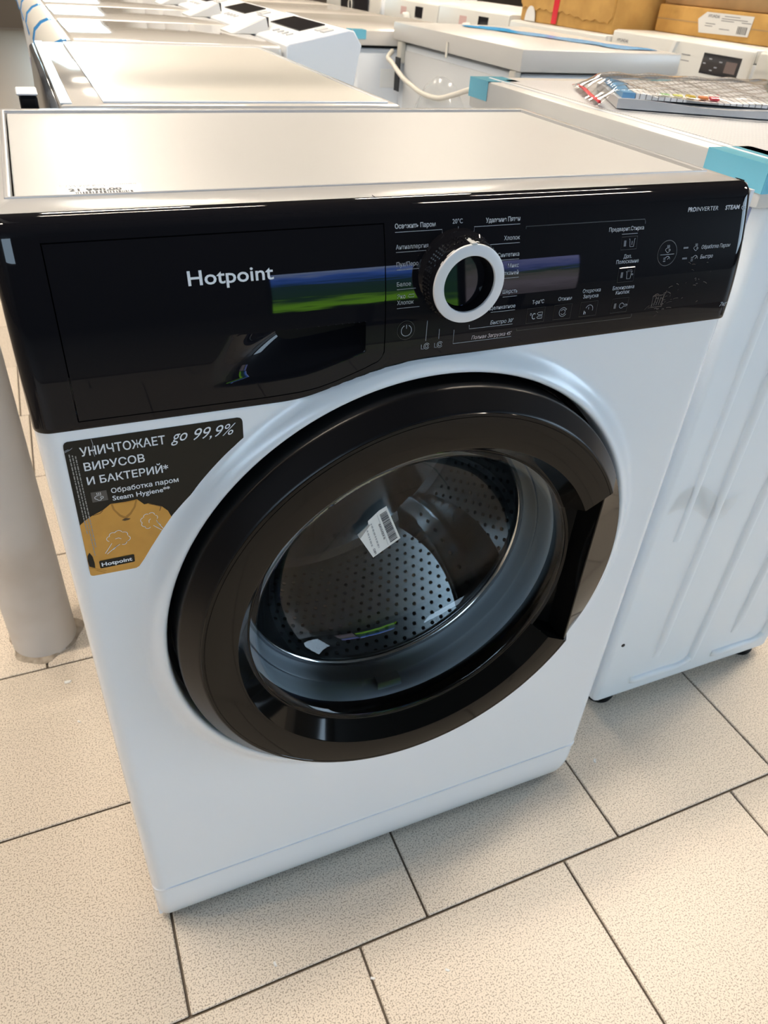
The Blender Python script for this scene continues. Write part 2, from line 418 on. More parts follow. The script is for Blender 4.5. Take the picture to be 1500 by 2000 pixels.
obj('panel_backing', G().box(0.006, W-0.006, 0.017, 0.022, 0.735, 0.838), BLACKD, wm, smooth=0)
# detergent drawer with its scooped grip
RX = [0.105, 0.1637, 0.1874, 0.2278, 0.2343]; RZ = [0.7303, 0.7306, 0.7317, 0.7421, 0.7462]
def scoop(x, z):
    if x > 0.2343 or x < 0.108 or z > 0.767: return 0.0
    zr = sum(interp(x + d, RX, RZ) for d in (-0.008, 0, 0.008))/3
    if z < zr: return 0.0
    s = (z-zr)/(0.767-zr)
    left = sm((x - 0.110 - 0.022*s)/0.062)
    return 0.024*left*(0.10*sm(s*9) + 0.90*sm(s*1.15)**0.9)*(0.35+0.65*sm((0.2343-x)/0.0015))
g = G()
xs = lin(dl, dr, 222)
cols = []
for x in xs:
    za = zdraw(x); zz = lin(za, dt, 116)
    cols.append([(x, panel_y(x, za)+0.006, za)] + [(x, panel_y(x, z)+scoop(x, z), z) for z in zz] + [(x, panel_y(x, dt)+0.006, dt)])
cols.insert(0, [(p[0], p[1]+0.006, p[2]) for p in cols[0]]); cols.append([(p[0], p[1]+0.006, p[2]) for p in cols[-1]])
m_ = len(cols[0]); g.add([p for c in cols for p in c], [(i*m_+j, (i+1)*m_+j, (i+1)*m_+j+1, i*m_+j+1) for i in range(len(cols)-1) for j in range(m_-1)])
dw = obj('detergent_drawer', g, BLACKG, wm, smooth=50)
PL = on_panel(0.0004)
lettering('Hotpoint', PL, 0.1112, 0.1680, 0.8026, 0.0093, INK, dw, 0.012, name='logo_lettering')

# panel print
def T(txt, x0, x1, z, cap=0.0030, m=INKD, bold=0.006, shear=0.0): lettering(txt, PL, x0, x1, z, cap, m, cp, bold, shear)
T('Освежить Паром', 0.2579, 0.2896, 0.8285, 0.0031, INKD, 0.018); T('20°C', 0.3033, 0.3116, 0.8295, 0.0031)
T('Удаление Пятен', 0.3309, 0.3602, 0.8288, 0.0031, INKD, 0.018)
for t_ in [('Антиаллергия', .2580, .2835, .8152), ('Пух/Перо', .2582, .2755, .8038), ('Белое', .2584, .2696, .7903), ('Эко', .2586, .2652, .7817), ('Хлопок', .2587, .2720, .7773),
           ('Хлопок', .3465, .3603, .8162), ('Синтетика', .3414, .3603, .8047), ('Микс', .3508, .3605, .7967), ('тканей', .3480, .3606, .7915), ('Шерсть', .3477, .3610, .7778), ('Деликатное', .3373, .3606, .7662),
           ('Предварит.Стирка', .4428, .4772, .8168), ('Доп.', .4598, .4678, .7961), ('Полоскание', .4531, .4757, .7922), ('Блокировка', .4535, .4755, .7716), ('Кнопок', .4574, .4715, .7677),
           ('Отсрочка', .4236, .4412, .7718), ('Запуска', .4248, .4398, .7673), ('Отжим', .4006, .4136, .7675), ('Т-ра°С', .3761, .3871, .7672)]:
    T(*t_)
T("Быстро 30'", .3394, .3603, .7546, 0.0031, INKD, 0.006, 0.15); T("Полная Загрузка 45'", .3240, .3604, .7440, 0.0031, INKR, 0.004, 0.15)
T('PRO', .5213, .5298, .8275, 0.0033, INKD, 0.03, 0.15); T('INVERTER', .5302, .5539, .8275, 0.0033, INKD, 0.002, 0.15); T('STEAM', .5616, .5778, .8274, 0.0033, INKD, 0.03, 0.15)
T('Обработка Паром', .5413, .5733, .7982, 0.0031, INKD, 0.006, 0.15); T('Быстро', .5417, .5555, .7905, 0.0031, INKD, 0.006, 0.15); T('7кг', .5782, .5866, .7465, 0.0040, INKD, 0.006, 0.15)
lines = [[(.2578, .8262), (.2948, .8262), (.2949, .8212)], [(.3079, .8275), (.3079, .8239)], [(.3603, .8266), (.3211, .8266), (.3209, .8216)], [(.2580, .8133), (.2833, .8133)],
         [(.2582, .8016), (.2759, .8016)], [(.2585, .7882), (.2735, .7882)], [(.2586, .7747), (.2769, .7747)], [(.3329, .8139), (.3604, .8139)], [(.3434, .8025), (.3602, .8025)],
         [(.3483, .7892), (.3611, .7892)], [(.3480, .7752), (.3610, .7752)], [(.3387, .7643), (.3606, .7643)], [(.3206, .7561), (.3209, .7530), (.3601, .7530)],
         [(.3076, .7537), (.3079, .7425), (.3605, .7425)], [(.2841, .7634), (.2838, .7475)], [(.2948, .7558), (.2949, .7479)], [(.4556, .8143), (.4714, .8143)]]
stroke(lines, PL, 0.0003, INKD, cp, 'printed_lines')
WI = 0.00032
def steam(cx, cz, s):
    P = [[(cx + k*s*0.28, cz + s*0.15), (cx + k*s*0.28 + s*0.06, cz + s*0.5), (cx + k*s*0.28, cz + s*0.85)] for k in (-1, 0, 1)]
    P.append(arc(cx - s*0.45, cz - s*0.15, s*0.28, 70, 250, 8) + arc(cx, cz - s*0.45, s*0.35, 200, 340, 8))
    P.append(arc(cx + s*0.45, cz - s*0.25, s*0.22, 0, 360, 12)); return P
stroke(steam(.5352, .8, .0034), PL, WI, INKD, cp); stroke(steam(.5827, .8288, .0038), PL, WI, INKD, cp)
def speedo(cx, cz, s):
    return [arc(cx + s*.2, cz - s*.2, s*.8, 0, 150, 12), [(cx + s*.2, cz - s*.2), (cx + s*.7, cz + s*.3)]] + [[(cx - s*1.1, cz - s*.1*k*4 + s*.2), (cx - s*.4, cz - s*.1*k*4 + s*.2)] for k in range(3)]
stroke(speedo(.5352, .7914, .0034), PL, WI, INKD, cp)
for q in ((.524, .8002), (.5244, .7918)):
    g = G(); g.add([PL(q[0]-.0026, q[1]-.0007), PL(q[0]+.0026, q[1]-.0007), PL(q[0]+.0026, q[1]+.0007), PL(q[0]-.0026, q[1]+.0007)], [(0, 1, 2, 3)])
    obj('led', g, LEDG, cp, smooth=0)
# sub-panel outline and keys
stroke([[(.3657, .8245), (.4776, .8242), (.4784, .8225), (.4793, .7475), (.4786, .7462), (.4700, .7462), (.3650, .7468), (.3657, .8245)]], on_panel(0.0002), 0.0006, mat('groove', (0.035, 0.035, 0.035), 0.3), cp, 'panel_seam')
def key(x0, x1, z0, z1, led):
    m4 = lambda x, z, l: (x, panel_y(x, z)-l, z)
    g = G(); e = 0.0005
    g.add([m4(x0, z0, -.0002), m4(x1, z0, -.0002), m4(x1, z1, -.0002), m4(x0, z1, -.0002), m4(x0+e, z0+e, .0006), m4(x1-e, z0+e, .0006), m4(x1-e, z1-e, .0006), m4(x0+e, z1-e, .0006)],
          [(4, 5, 6, 7), (0, 1, 5, 4), (1, 2, 6, 5), (2, 3, 7, 6), (3, 0, 4, 7)])
    k = obj('key', g, BLACKG, cp, smooth=0); stroke([[(x0, z0), (x1, z0), (x1, z1), (x0, z1), (x0, z0)]], on_panel(0.0003), 0.00025, mat('key_edge', (0.05, 0.048, 0.045), 0.3), cp, 'key_seam')
    if led:
        zc = (z0+z1)/2; g = G(); L = on_panel(0.0008); a = x0+.0022
        g.add([L(a, zc-.0022), L(a+.0022, zc-.0022), L(a+.0022, zc+.0022), L(a, zc+.0022)], [(0, 1, 2, 3)]); obj('led', g, LEDG, cp, smooth=0)
key(.4560, .4717, .8027, .8123, True); key(.4568, .4732, .7774, .7891, True); key(.4555, .4724, .7522, .7641, True)
key(.4238, .4408, .7522, .7642, False); key(.3981, .4150, .7522, .7641, False); key(.3726, .3893, .7519, .7638, False)
LK = on_panel(0.0009)
def tub(cx, cz, s): return [[(cx-s, cz+s*.9), (cx-s*.75, cz+s*.9), (cx-s*.55, cz-s*.9), (cx+s*.55, cz-s*.9), (cx+s*.75, cz+s*.9), (cx+s, cz+s*.9)]]
stroke(tub(.4662, .8077, .0032) + [[(.4662, .8090), (.4662, .8062)]], LK, WI, INKD, cp)
stroke(tub(.4673, .7828, .0032) + [[(.4673 + a*.001, .7858 + b*.001), (.4677 + a*.001, .7858 + b*.001)] for a in (-2, -1, 0, 1, 2) for b in (0, 1)] + [[(.4698, .7832), (.4718, .7832)], [(.4708, .7842), (.4708, .7822)]], LK, WI, INKD, cp)
stroke([arc(.4655, .7580, .0022, 20, 340, 14), [(.4676, .7587), (.4710, .7587), (.4714, .7580), (.4705, .7573), (.4676, .7573)]], LK, WI, INKD, cp)
stroke([arc(.4325, .7580, .0036, -20, 160, 12), [(.4318, .7580), (.4318, .7600)]], LK, WI, INKD, cp)
lettering('h', LK, .4275, .4295, .7542, .0032, INKD, cp)
stroke([arc(.4066, .7582, .0036, 30, 330, 14), arc(.4066, .7582, .0021, -150, 150, 12), [(.4088, .7596), (.4100, .7606)]], LK, WI, INKD, cp)
lettering('°C', LK, .3752, .3802, .7550, .0052, INKD, cp, 0.0)
stroke([[(.3818, .7592), (.3830, .7602), (.3868, .7602), (.3868, .7583), (.3830, .7583), (.3818, .7592)], [(.3818, .7562), (.3830, .7572), (.3868, .7572), (.3868, .7553), (.3830, .7553), (.3818, .7562)]], LK, WI*1.3, INKD, cp)
stroke([[(.2672, .7832), (.2684, .7842), (.2722, .7842), (.2722, .7822), (.2684, .7822), (.2672, .7832)]], PL, WI, INKD, cp)
for cx in (.2840, .2953):
    stroke([arc(cx+.001, .7432, .0024, 30, 330, 12), arc(cx+.001, .7432, .0013, 0, 360, 10), [(cx-.0036, .7448), (cx-.0034, .7412), (cx-.0012, .7412)]], PL, WI, INKD, cp)
# round keys
def disc_y(cx, cz, r, lift, n=40):
    g = G(); ring = lambda rr, l: [(cx + rr*math.cos(2*PI*k/n), panel_y(cx, cz + rr*math.sin(2*PI*k/n)) - l, cz + rr*math.sin(2*PI*k/n)) for k in range(n)]
    g.add(ring(r, -.0002) + ring(r-.0004, lift), [(k, (k+1) % n, n+(k+1) % n, n+k) for k in range(n)] + [tuple(range(n, 2*n))])
    return g
pk = obj('power_key', disc_y(.2667, .7577, .0069, .0007), BLACKG, cp, smooth=0)
stroke([arc(.2667, .7577, .0042, 115, 425, 24), [(.2667, .7592), (.2667, .7622)]], LK, WI*1.2, INKD, cp); stroke([arc(.2667, .7577, .0071, 0, 360, 32)], on_panel(.0003), .0003, MATS['key_edge'], cp, 'key_seam')
obj('steam_key', disc_y(.5048, .7972, .0098, .0007), BLACKG, cp, smooth=0)
stroke([arc(.5048, .7972, .0099, 0, 360, 40)], on_panel(.0003), .0005, mat('key_rim', (0.09, 0.085, 0.08), 0.3), cp, 'key_seam')
stroke(steam(.5046, .8006, .0036) + speedo(.5046, .7930, .0032) + [[(.4972, .7964), (.5118, .7964)]], LK, WI, INKD, cp)
# old glue residue on the panel
RES = mat('glue_residue', (0.11, 0.082, 0.065), 0.6)
g = G()
random.seed(11)
for k in range(46):
    x = random.choice((random.gauss(.506, .006), random.gauss(.54, .022))); z = random.gauss(.7585, .005) if x < .52 else random.gauss(.772, .010)
    L_ = random.uniform(.001, .006); a = random.gauss(0.1, 0.5)
    stroke([[(x, z), (x + L_*.5*math.cos(a), z + L_*.5*math.sin(a) + .0004), (x + L_*math.cos(a), z + L_*math.sin(a))]], on_panel(.00025), random.uniform(.00015, .00045), RES, None, 'x', g)
obj('glue_residue', g, RES, cp, smooth=0)['label'] = 'brownish scraped glue residue'
stroke([[(.4985, .7630), (.5100, .7630), (.5100, .7530), (.4985, .7530), (.4985, .7630)]] + [[(.5010 + .0025*k, .7545), (.5022 + .0025*k, .7615)] for k in range(4)], on_panel(.00025), .0005, RES, cp, 'glue_residue')

# programme knob
KX, KZ = .3078, .7940
kn = obj('programme_knob', G().lathe_y([(0.0, -.004), (.0, .0015), (.0188, .0015), (.0196, -.006), (.0200, -.0135), (.0205, -.0152), (.0278, -.0152), (.0290, -.0135), (.0296, -.008), (.0302, .000), (.0325, .003), (.0325, .010)], KX, KZ, 72), BLACKG, wm, smooth=30)
obj('knob_ring', G().lathe_y([(.0206, -.0150), (.0207, -.0166), (.0212, -.0170), (.0280, -.0170), (.0286, -.0166), (.0288, -.0150)], KX, KZ, 72), mat('knob_ring_white', (0.66, 0.67, 0.70), 0.35), kn)
n_ = 48; g = G()
g.add([(KX + .0192*math.cos(2*PI*k/n_), -.0040 + .16*.0192*math.sin(2*PI*k/n_), KZ + .0192*math.sin(2*PI*k/n_)) for k in range(n_)], [tuple(range(n_))])
obj('knob_cap', g, BLACKG, kn, smooth=0)
obj('knob_pointer', G().box(KX-.0022, KX+.0022, -.0168, -.004, KZ+.0268, KZ+.0298), mat('pointer_grey', (0.45, 0.46, 0.47), 0.3), kn, smooth=0, bev=(.0006, 2))
g = G(); random.seed(3)
for k in range(66):
    a = 2*PI*k/66
    for q in range(4):
        if random.random() < 0.25: continue
        y0 = -.0105 + q*.0028; r0 = .02965 + .00012*q
        ct, st = math.cos(a), math.sin(a); da = .022
        P = lambda aa, yy, rr: (KX + rr*math.cos(aa), yy, KZ + rr*math.sin(aa))
        g.add([P(a-da, y0, r0), P(a+da, y0, r0), P(a+da, y0+.0014, r0+.0001), P(a-da, y0+.0014, r0+.0001), P(a-da*.5, y0+.0004, r0+.0007), P(a+da*.5, y0+.0004, r0+.0007), P(a+da*.5, y0+.001, r0+.0007), P(a-da*.5, y0+.001, r0+.0007)],
              [(4, 5, 6, 7), (0, 1, 5, 4), (1, 2, 6, 5), (2, 3, 7, 6), (3, 0, 4, 7)])
obj('knurling', g, BLACKM, kn, smooth=0)['kind'] = 'stuff'

# promotional sticker
FS = lambda l: (lambda x, z: (x, -l + corner(x), z))
st = [(.0159, .6995), (.0162, .7018), (.0172, .7034), (.0190, .7042), (.1360, .7038), (.1380, .7032), (.1392, .7020), (.1397, .7000), (.1397, .6800), (.1394, .6780), (.1380, .6765), (.1228, .6656), (.1110, .6562), (.0994, .6461), (.0900, .6370), (.0813, .6278), (.0712, .6145), (.0618, .6009), (.0550, .5905), (.0505, .5845), (.0480, .5832), (.0165, .5840), (.0148, .5846), (.0141, .5860)]
g = G(); g.prism([(x, -.0003, z) for x, z in st], (0, .0004, 0)); ps = obj('promotional_sticker', g, PRINTB, wm, smooth=0)
ps['label'] = 'black and orange sticker with white lettering and a shirt'
def flat(name, poly, lift, m, parent):
    g = G(); g.add([(x, -lift, z) for x, z in poly], [tuple(range(len(poly)))]); return obj(name, g, m, parent, smooth=0)
shirt = [(.0149, .6338), (.0200, .6378), (.0250, .6406), (.0324, .6435), (.0386, .6479), (.0492, .6474), (.0574, .6478), (.0600, .6445), (.0618, .6422), (.0650, .6425), (.0738, .6378), (.0780, .6325), (.0800, .6262), (.0712, .6145), (.0618, .6009), (.0550, .5905), (.0505, .5845), (.0480, .5832), (.0165, .5840), (.0148, .5846), (.0141, .5860), (.0144, .5929)]
flat('printed_shirt', shirt, .0005, ORANGE, ps)
flat('printed_collar', [(.0386, .6476), (.0393, .6425), (.0428, .6357), (.0469, .6316), (.0516, .6356), (.0555, .6414), (.0574, .6476), (.0492, .6468)], .0006, ORANGED, ps)
flat('printed_collar', [(.0400, .6474), (.0408, .6425), (.0440, .6370), (.0470, .6345), (.0508, .6374), (.0540, .6418), (.0560, .6474), (.0492, .6466)], .0007, ORANGE, ps)
flat('printed_shadow', [(.0440, .6318), (.0469, .6330), (.0505, .6318), (.0490, .6308), (.0460, .6306)], .0007, mat('print_brown', (0.06, 0.03, 0.01), 0.4), ps)
flat('printed_shadow', [(.0170, .6073), (.0152, .6045), (.0146, .6000), (.0148, .5940), (.0186, .5915), (.0190, .5966), (.0186, .6030)], .0007, PRINTB, ps)
stroke([[(.0145, .5928), (.0186, .5910), (.0230, .5885), (.0262, .5868)], [(.0190, .5890), (.0250, .5850)]], FS(.0007), .0003, ORANGED, ps, 'printed_fold')
stroke([[(.0250, .6406), (.0300, .6412), (.0324, .6432)], [(.0650, .6422), (.0700, .6396), (.0738, .6376)], [(.0735, .6376), (.0720, .6340)]], FS(.0007), .0005, MATS['print_brown'], ps, 'printed_seam')
FW = FS(.0008)
lettering('УНИЧТОЖАЕТ', FW, .0257, .0831, .6915, .0070, INK, ps, 0.012); lettering('ВИРУСОВ', FW, .0262, .0672, .6794, .0066, INK, ps, 0.012)
lettering('И БАКТЕРИЙ*', FW, .0262, .0826, .6676, .0064, INK, ps, 0.012); lettering('go', FW, .0869, .0991, .6920, .0098, INK, ps, 0.0, 0.45); lettering('99,9%', FW, .1030, .1345, .6908, .0098, INK, ps, -0.004, 0.45)
lettering('Обработка паром', FW, .0407, .0887, .6573, .0042, INK, ps, 0.012); lettering('Steam Hygiene**', FW, .0407, .0818, .6507, .0042, INK, ps, 0.012)
flat('printed_badge', [(.0268, .6518), (.0376, .6518), (.0376, .6606), (.0268, .6606)], .0006, PRINTG, ps)
stroke(steam(.0319, .6562, .0042), FW, .0004, INK, ps)
lb = flat('printed_badge', [(.0228, .5900), (.0472, .5900), (.0480, .5908), (.0482, .5968), (.0476, .5975), (.0230, .5975), (.0222, .5968), (.0221, .5907)], .0008, PRINTB, ps)
lettering('Hotpoint', FS(.0010), .0236, .0462, .5920, .0036, INK, ps, 0.03)
def cloud(cx, cz, s, ang):
    P = []; ca, sa = math.cos(ang), math.sin(ang)
    rot = lambda q: (cx + (q[0]*ca - q[1]*sa)*s, cz + (q[0]*sa + q[1]*ca)*s)
    bumps = [(-.9, .1, .35, 90, 260), (-.6, .55, .38, 60, 200), (0.0, .75, .42, 30, 160), (.6, .55, .38, -20, 120), (.9, 0.0, .36, -80, 70), (.55, -.5, .33, -120, 10)]
    for bx, bz, r, a0, a1 in bumps: P.append([rot(q) for q in arc(bx, bz, r, a0, a1, 8)])
    P.append([rot(q) for q in [(-.7, -.55), (-1.4, -1.9)]]); P.append([rot(q) for q in [(.15, -.75), (-.3, -1.1), (-1.2, -2.0)]]); P.append([rot(q) for q in [(-.1, -.9), (-.55, -1.45)]]); P.append([rot(q) for q in [(-.35, .05), (0, .15), (.3, 0)]])
    return P
stroke(cloud(.0392, .6150, .0068, -.15), FW, .00045, INK, ps, 'printed_steam'); stroke(cloud(.0640, .6265, .0060, 1.25), FW, .00045, INK, ps, 'printed_steam')
g = G(); random.seed(5)     # tiny vertical footnote, illegible in the photograph
for col in range(3):
    z = .6945 - .001*col
    while z > (.603 if col == 1 else .612 if col == 2 else .625):
        L_ = random.uniform(.0010, .0034); x = .0186 + .0019*col
        stroke([[(x, z), (x, z-L_)]], FW, .00075, INKD, None, 'x', g); z -= L_ + .0007
obj('footnote_print', g, mat('fine_ink', (0.30, 0.29, 0.27), 0.5), ps, smooth=0)
# white crease scratches on the sticker
stroke([[(.0345, .7040), (.0350, .7000), (.0338, .6960), (.0346, .6900)], [(.0160, .6965), (.0200, .6982), (.0215, .6994)], [(.0160, .6975), (.0190, .6986)]], FS(.0009), .0003, INKD, ps, 'crease')

# door
dz_ = wm
A0, A1 = math.radians(-29.5), math.radians(27.2)      # span of the grip
rimP = [(.2290, .010), (.2290, -.0165), (.2284, -.0185), (.2272, -.0198), (.2150, -.0322), (.2138, -.0335), (.2130, -.0338)]
door = obj('door', G().lathe_y(rimP, CX, CZ, 150, A1, A0 + 2*PI), BLACKM, wm, smooth=40); door['label'] = 'round black porthole door with glossy ring and glass bowl'
ringP = [(.2130, -.0336), (.2126, -.0344), (.2106, -.0345), (.2103, -.0341), (.2098, -.0341), (.2095, -.0346), (.1822, -.0350), (.1810, -.0346), (.1804, -.0336), (.1690, -.0172), (.1676, -.0150), (.1660, -.0145), (.1655, -.0100)]
obj('door_ring', G().lathe_y(ringP, CX, CZ, 150, A1, A0 + 2*PI), BLACKR, door, smooth=25)
CH = .4790 - CX
g = G(); n = 48; rows = []
for i in range(n+1):
    a = A0 + (A1-A0)*i/n; rc = CH/math.cos(a)
    t = i/n; e = min(1.0, min(t, 1-t)/0.10)
    rows.append([(.2290, .010), (.2290, -.0165), (.2282, -.0185), (rc+.0015, -.0325), (rc, -.0330), (rc-.0012, -.0325), (rc-.004, -.0050), (.1715, -.0030), (.1690, -.0165), (.1660, -.0145), (.1655, -.0100)])
    rows[-1] = [(CX + r*math.cos(a), y, CZ + r*math.sin(a)) for r, y in rows[-1]]
k = len(rows[0])
g.add([p for r in rows for p in r], [(i*k+j, i*k+j+1, (i+1)*k+j+1, (i+1)*k+j) for i in range(n) for j in range(k-1)])
for a in (A0, A1):     # end walls of the grip
    P = lambda r, y: (CX + r*math.cos(a), y, CZ + r*math.sin(a))
    rc = CH/math.cos(a)
    g.add([P(*q) for q in [(.2282, -.0185), (.2138, -.0335), (.2095, -.0346), (.1804, -.0338), (.1690, -.0165), (.1715, -.0030), (rc-.004, -.0050), (rc, -.0330)]], [(0, 1, 2, 7), (2, 3, 6, 7), (3, 4, 5, 6)])
obj('door_grip', g, BLACKR, door, smooth=25)
bowl = [(.1668, -.0150), (.1635, -.0160), (.1600, -.0140), (.1572, -.0080), (.1545, .002), (.1500, .020), (.1440, .038), (.1340, .053), (.1200, .063), (.1020, .0695), (.080, .0735), (.050, .0765), (.020, .0778), (.0, .0780)]
bw = obj('glass_bowl', G().lathe_y(bowl, CX, CZ, 128), GLASS, door, smooth=60); bw['label'] = 'clear glass bowl'
# label stuck inside the glass
def bowl_y(x, z):
    r = math.hypot(x-CX, z-CZ)
    rs = [q[0] for q in bowl][::-1]; ys = [q[1] for q in bowl][::-1]
    return interp(r, rs, ys)
lab = [(.2880, .5330), (.2960, .5370), (.3150, .4905), (.2850, .4720), (.2655, .5075), (.2770, .5180), (.2765, .5225)]
GL = lambda l: (lambda x, z: (x, .0700 - l, z))
def labuv(u, v):      # u along the long right side, v across
    a = Vector((.2960, .5370)); b = Vector((.3150, .4905)); c = Vector((.2655, .5075)); d = Vector((.2850, .4720))
    t = a.lerp(b, u); s = Vector((.2700, .5240)).lerp(d, u); return tuple(t.lerp(s, v))
lg = G(); lg.prism([(x, .0700, z) for x, z in lab], (0, .0003, 0)); lbl = obj('barcode_label', lg, PAPER, wm, smooth=0); lbl['label'] = 'white barcode label inside the door glass'
g = G(); random.seed(9); u = .10
while u < .93:
    w_ = random.choice((.010, .016, .026)); a, b, c, d = labuv(u, .07), labuv(min(u+w_, .94), .07), labuv(min(u+w_, .94), .34), labuv(u, .34)
    g.add([(q[0], .0697, q[1]) for q in (a, b, c, d)], [(0, 1, 2, 3)]); u += w_ + random.choice((.010, .016))
obj('barcode', g, DARKINK, lbl, smooth=0)
def labtext(txt, u0, u1, v, cap, m):
    vs, fs = text_mesh(txt, 0.01); a = min(q[0] for q in vs); b = max(q[0] for q in vs); g = G()
    P = []
    for q in vs:
        uv = labuv(u1 - (q[0]-a)/(b-a)*(u1-u0), v - q[1]*cap); P.append((uv[0], .0697, uv[1]))
    g.add(P, fs); obj('lettering', g, m, lbl, smooth=0)
labtext('# KENVAB', .30, .75, .50, .10, DARKINK); labtext('FBO', .80, .95, .93, .10, DARKINK)
g = G(); random.seed(14)       # lines of print too blurred to read
for v_, ua, ub in ((.70, .18, .86), (.90, .18, .72), (.42, .06, .95)):
    u = ua
    while u < ub:
        w_ = random.uniform(.03, .09) if v_ > .5 else ub-ua
        q = [labuv(u, v_), labuv(min(u+w_, ub), v_), labuv(min(u+w_, ub), v_ + (.055 if v_ > .5 else .012)), labuv(u, v_ + (.055 if v_ > .5 else .012))]
        g.add([(t[0], .0697, t[1]) for t in q], [(0, 1, 2, 3)]); u += w_ + .02
obj('printed_lines', g, mat('faint_ink', (0.42, 0.43, 0.44), 0.6), lbl, smooth=0)
g = G(); g.add([(.2655, .0696, .5075), (.2690, .0696, .5020), (.2790, .0690, .5180), (.2770, .0692, .5185)], [(0, 1, 2, 3)]); obj('folded_corner', g, mat('paper_back', (0.36, 0.36, 0.35), 0.6), lbl, smooth=0)
# gasket and drum
gas = obj('door_gasket', G().lathe_y([(.2100, .030), (.1760, .018), (.1700, .012), (.1680, .016), (.1690, .030), (.1660, .036), (.1640, .034), (.1625, .036), (.1635, .048), (.1590, .054), (.1560, .052), (.1555, .056), (.1600, .062)], CX, CZ, 112), RUBBER, wm, smooth=50); gas['label'] = 'grey rubber door gasket'
obj('drain_notch', G().lathe_y([(.1690, .020), (.1610, .024), (.1605, .034), (.1690, .036)], CX, CZ, 10, math.radians(-96), math.radians(-86)), RUBBER, gas, smooth=40)
DRr, DY0, DY1 = .232, .062, .335
drum = obj('drum', G().lathe_y([(.1545, .056), (.1530, .060), (.1545, .066), (.175, .070), (.205, .073), (DRr-.006, .080), (DRr, .090), (DRr, DY1-.012), (DRr-.008, DY1-.003), (.20, DY1), (.12, DY1-.010), (.10, DY1-.006), (.0, DY1-.004)], CX, CZ, 120), STEEL, wm, smooth=40); drum['label'] = 'perforated stainless steel drum'
obj('drum_lip', G().lathe_y([(.1545, .0545), (.1528, .0560), (.1522, .0585), (.1530, .0612), (.1550, .0625), (.1572, .0610), (.1575, .0570), (.1545, .0545)], CX, CZ, 120), STEELD, drum, smooth=60)
g = G()
for i in range(104):
    for j in range(15):
        a = 2*PI*(i + 0.5*(j % 2))/104; y = .100 + j*.0145
        if (i // 4) % 9 == 8: continue
        rr = DRr - .0006; e = .0027/rr
        pts = [(CX + (rr)*math.cos(a + e*math.cos(q)), y + .0027*math.sin(q), CZ + rr*math.sin(a + e*math.cos(q))) for q in [2*PI*s/7 for s in range(7)]]
        g.add(pts, [tuple(range(7))])
h_ = obj('drum_holes', g, BLACKD, drum, smooth=0); h_['kind'] = 'stuff'
for a_ in (math.radians(-165), math.radians(-45), math.radians(75)):
    def lf(u, v):   # u along y, v across
        y = .088 + u*.225; ww = .20 - .05*u; hgt = .052*sm(min(1, (1-abs(v))*1.7))*(0.55 + 0.45*math.sin(PI*min(1, u*1.0)))
        a = a_ + v*ww + 0.10*math.sin(PI*u)
        r = DRr - .0004 - hgt; return (CX + r*math.cos(a), y, CZ + r*math.sin(a))
    lo = obj('drum_lifter', G().grid(lf, lin(0, 1, 16), lin(-1, 1, 15)), STEEL, drum, smooth=60)
    g = G()
    for s in range(7):
        u = .12 + s*.10; y = .088 + u*.225; r = DRr - .0014 - .052*(0.55 + 0.45*math.sin(PI*u)); a = a_ + 0.10*math.sin(PI*u)
        g.add([(CX + r*math.cos(a + .012*math.cos(q)), y + .0035*math.sin(q), CZ + r*math.sin(a + .012*math.cos(q))) for q in [2*PI*t/8 for t in range(8)]], [tuple(range(8))])
    obj('lifter_holes', g, BLACKD, drum, smooth=0)
for k_ in range(3):    # pressed spokes on the drum's back wall
    a = math.radians(30 + 120*k_)
    P = spline([(CX + r*math.cos(a), DY1-.012, CZ + r*math.sin(a)) for r in (.02, .07, .13, .18)], 4)
    obj('drum_spoke', G().tube(P, [.012 - .0003*i for i in range(len(P))], 10), STEEL, drum, smooth=60)
# price label on the top
g = G(); zt = H - .0009
g.add([(.045, .070, zt), (.097, .070, zt), (.100, .098, zt), (.046, .098, zt)], [(0, 1, 2, 3)]); pl = obj('price_label', g, mat('price_paper', (0.72, 0.72, 0.71), 0.25), wm, smooth=0); pl['label'] = 'white price label with barcode'
PT = lambda x, z: (x, z, zt + .0003)
lettering('21 990,00', PT, .052, .086, .0815, .0062, DARKINK, pl, 0.03); lettering('Стиральная машина', PT, .047, .097, .0955, .0020, DARKINK, pl, 0.0); lettering('7239 DS RS RU', PT, .047, .082, .0925, .0020, DARKINK, pl, 0.0); lettering('Арт. 81298', PT, .050, .075, .0893, .0018, GREYINK, pl, 0.0)
g = G(); x = .056; random.seed(2)
while x < .092:
    w_ = random.choice((.0006, .0010, .0016)); g.add([(x, .0715, zt+.0003), (x+w_, .0715, zt+.0003), (x+w_, .0795, zt+.0003), (x, .0795, zt+.0003)], [(0, 1, 2, 3)]); x += w_ + random.choice((.0006, .0010))
obj('barcode', g, DARKINK, pl, smooth=0)

# ------------------------------------------------------------------ neighbour on the right (side with pressed ribs, back to the left)
nx0, nx1, ny0, ny1, nh = .712, 1.095, .095, .690, .842
nm = thing('washing_machine', 'white machine with ribbed side and cyan taped lid, right of the foreground one', 'washing machine', (nx0, ny0, 0))
def L(g): return g
bx = lambda x0, x1, y0, y1, z0, z1: G().box(x0-nx0, x1-nx0, y0-ny0, y1-ny0, z0, z1)
NSIDE = mat('side_enamel', (0.82, 0.85, 0.88), 0.35)
obj('body', bx(nx0, nx1, ny0, ny1, .016, .800), NSIDE, nm, smooth=40, bev=(.010, 3))
obj('lid', bx(nx0-.026, nx1+.005, ny0-.008, ny1+.006, .8015, nh), mat('lid_plastic', (0.60, 0.59, 0.57), 0.3), nm, smooth=40, bev=(.004, 2))
MESHM = mat('lid_mesh_film', (0.66, 0.67, 0.68), 0.35)
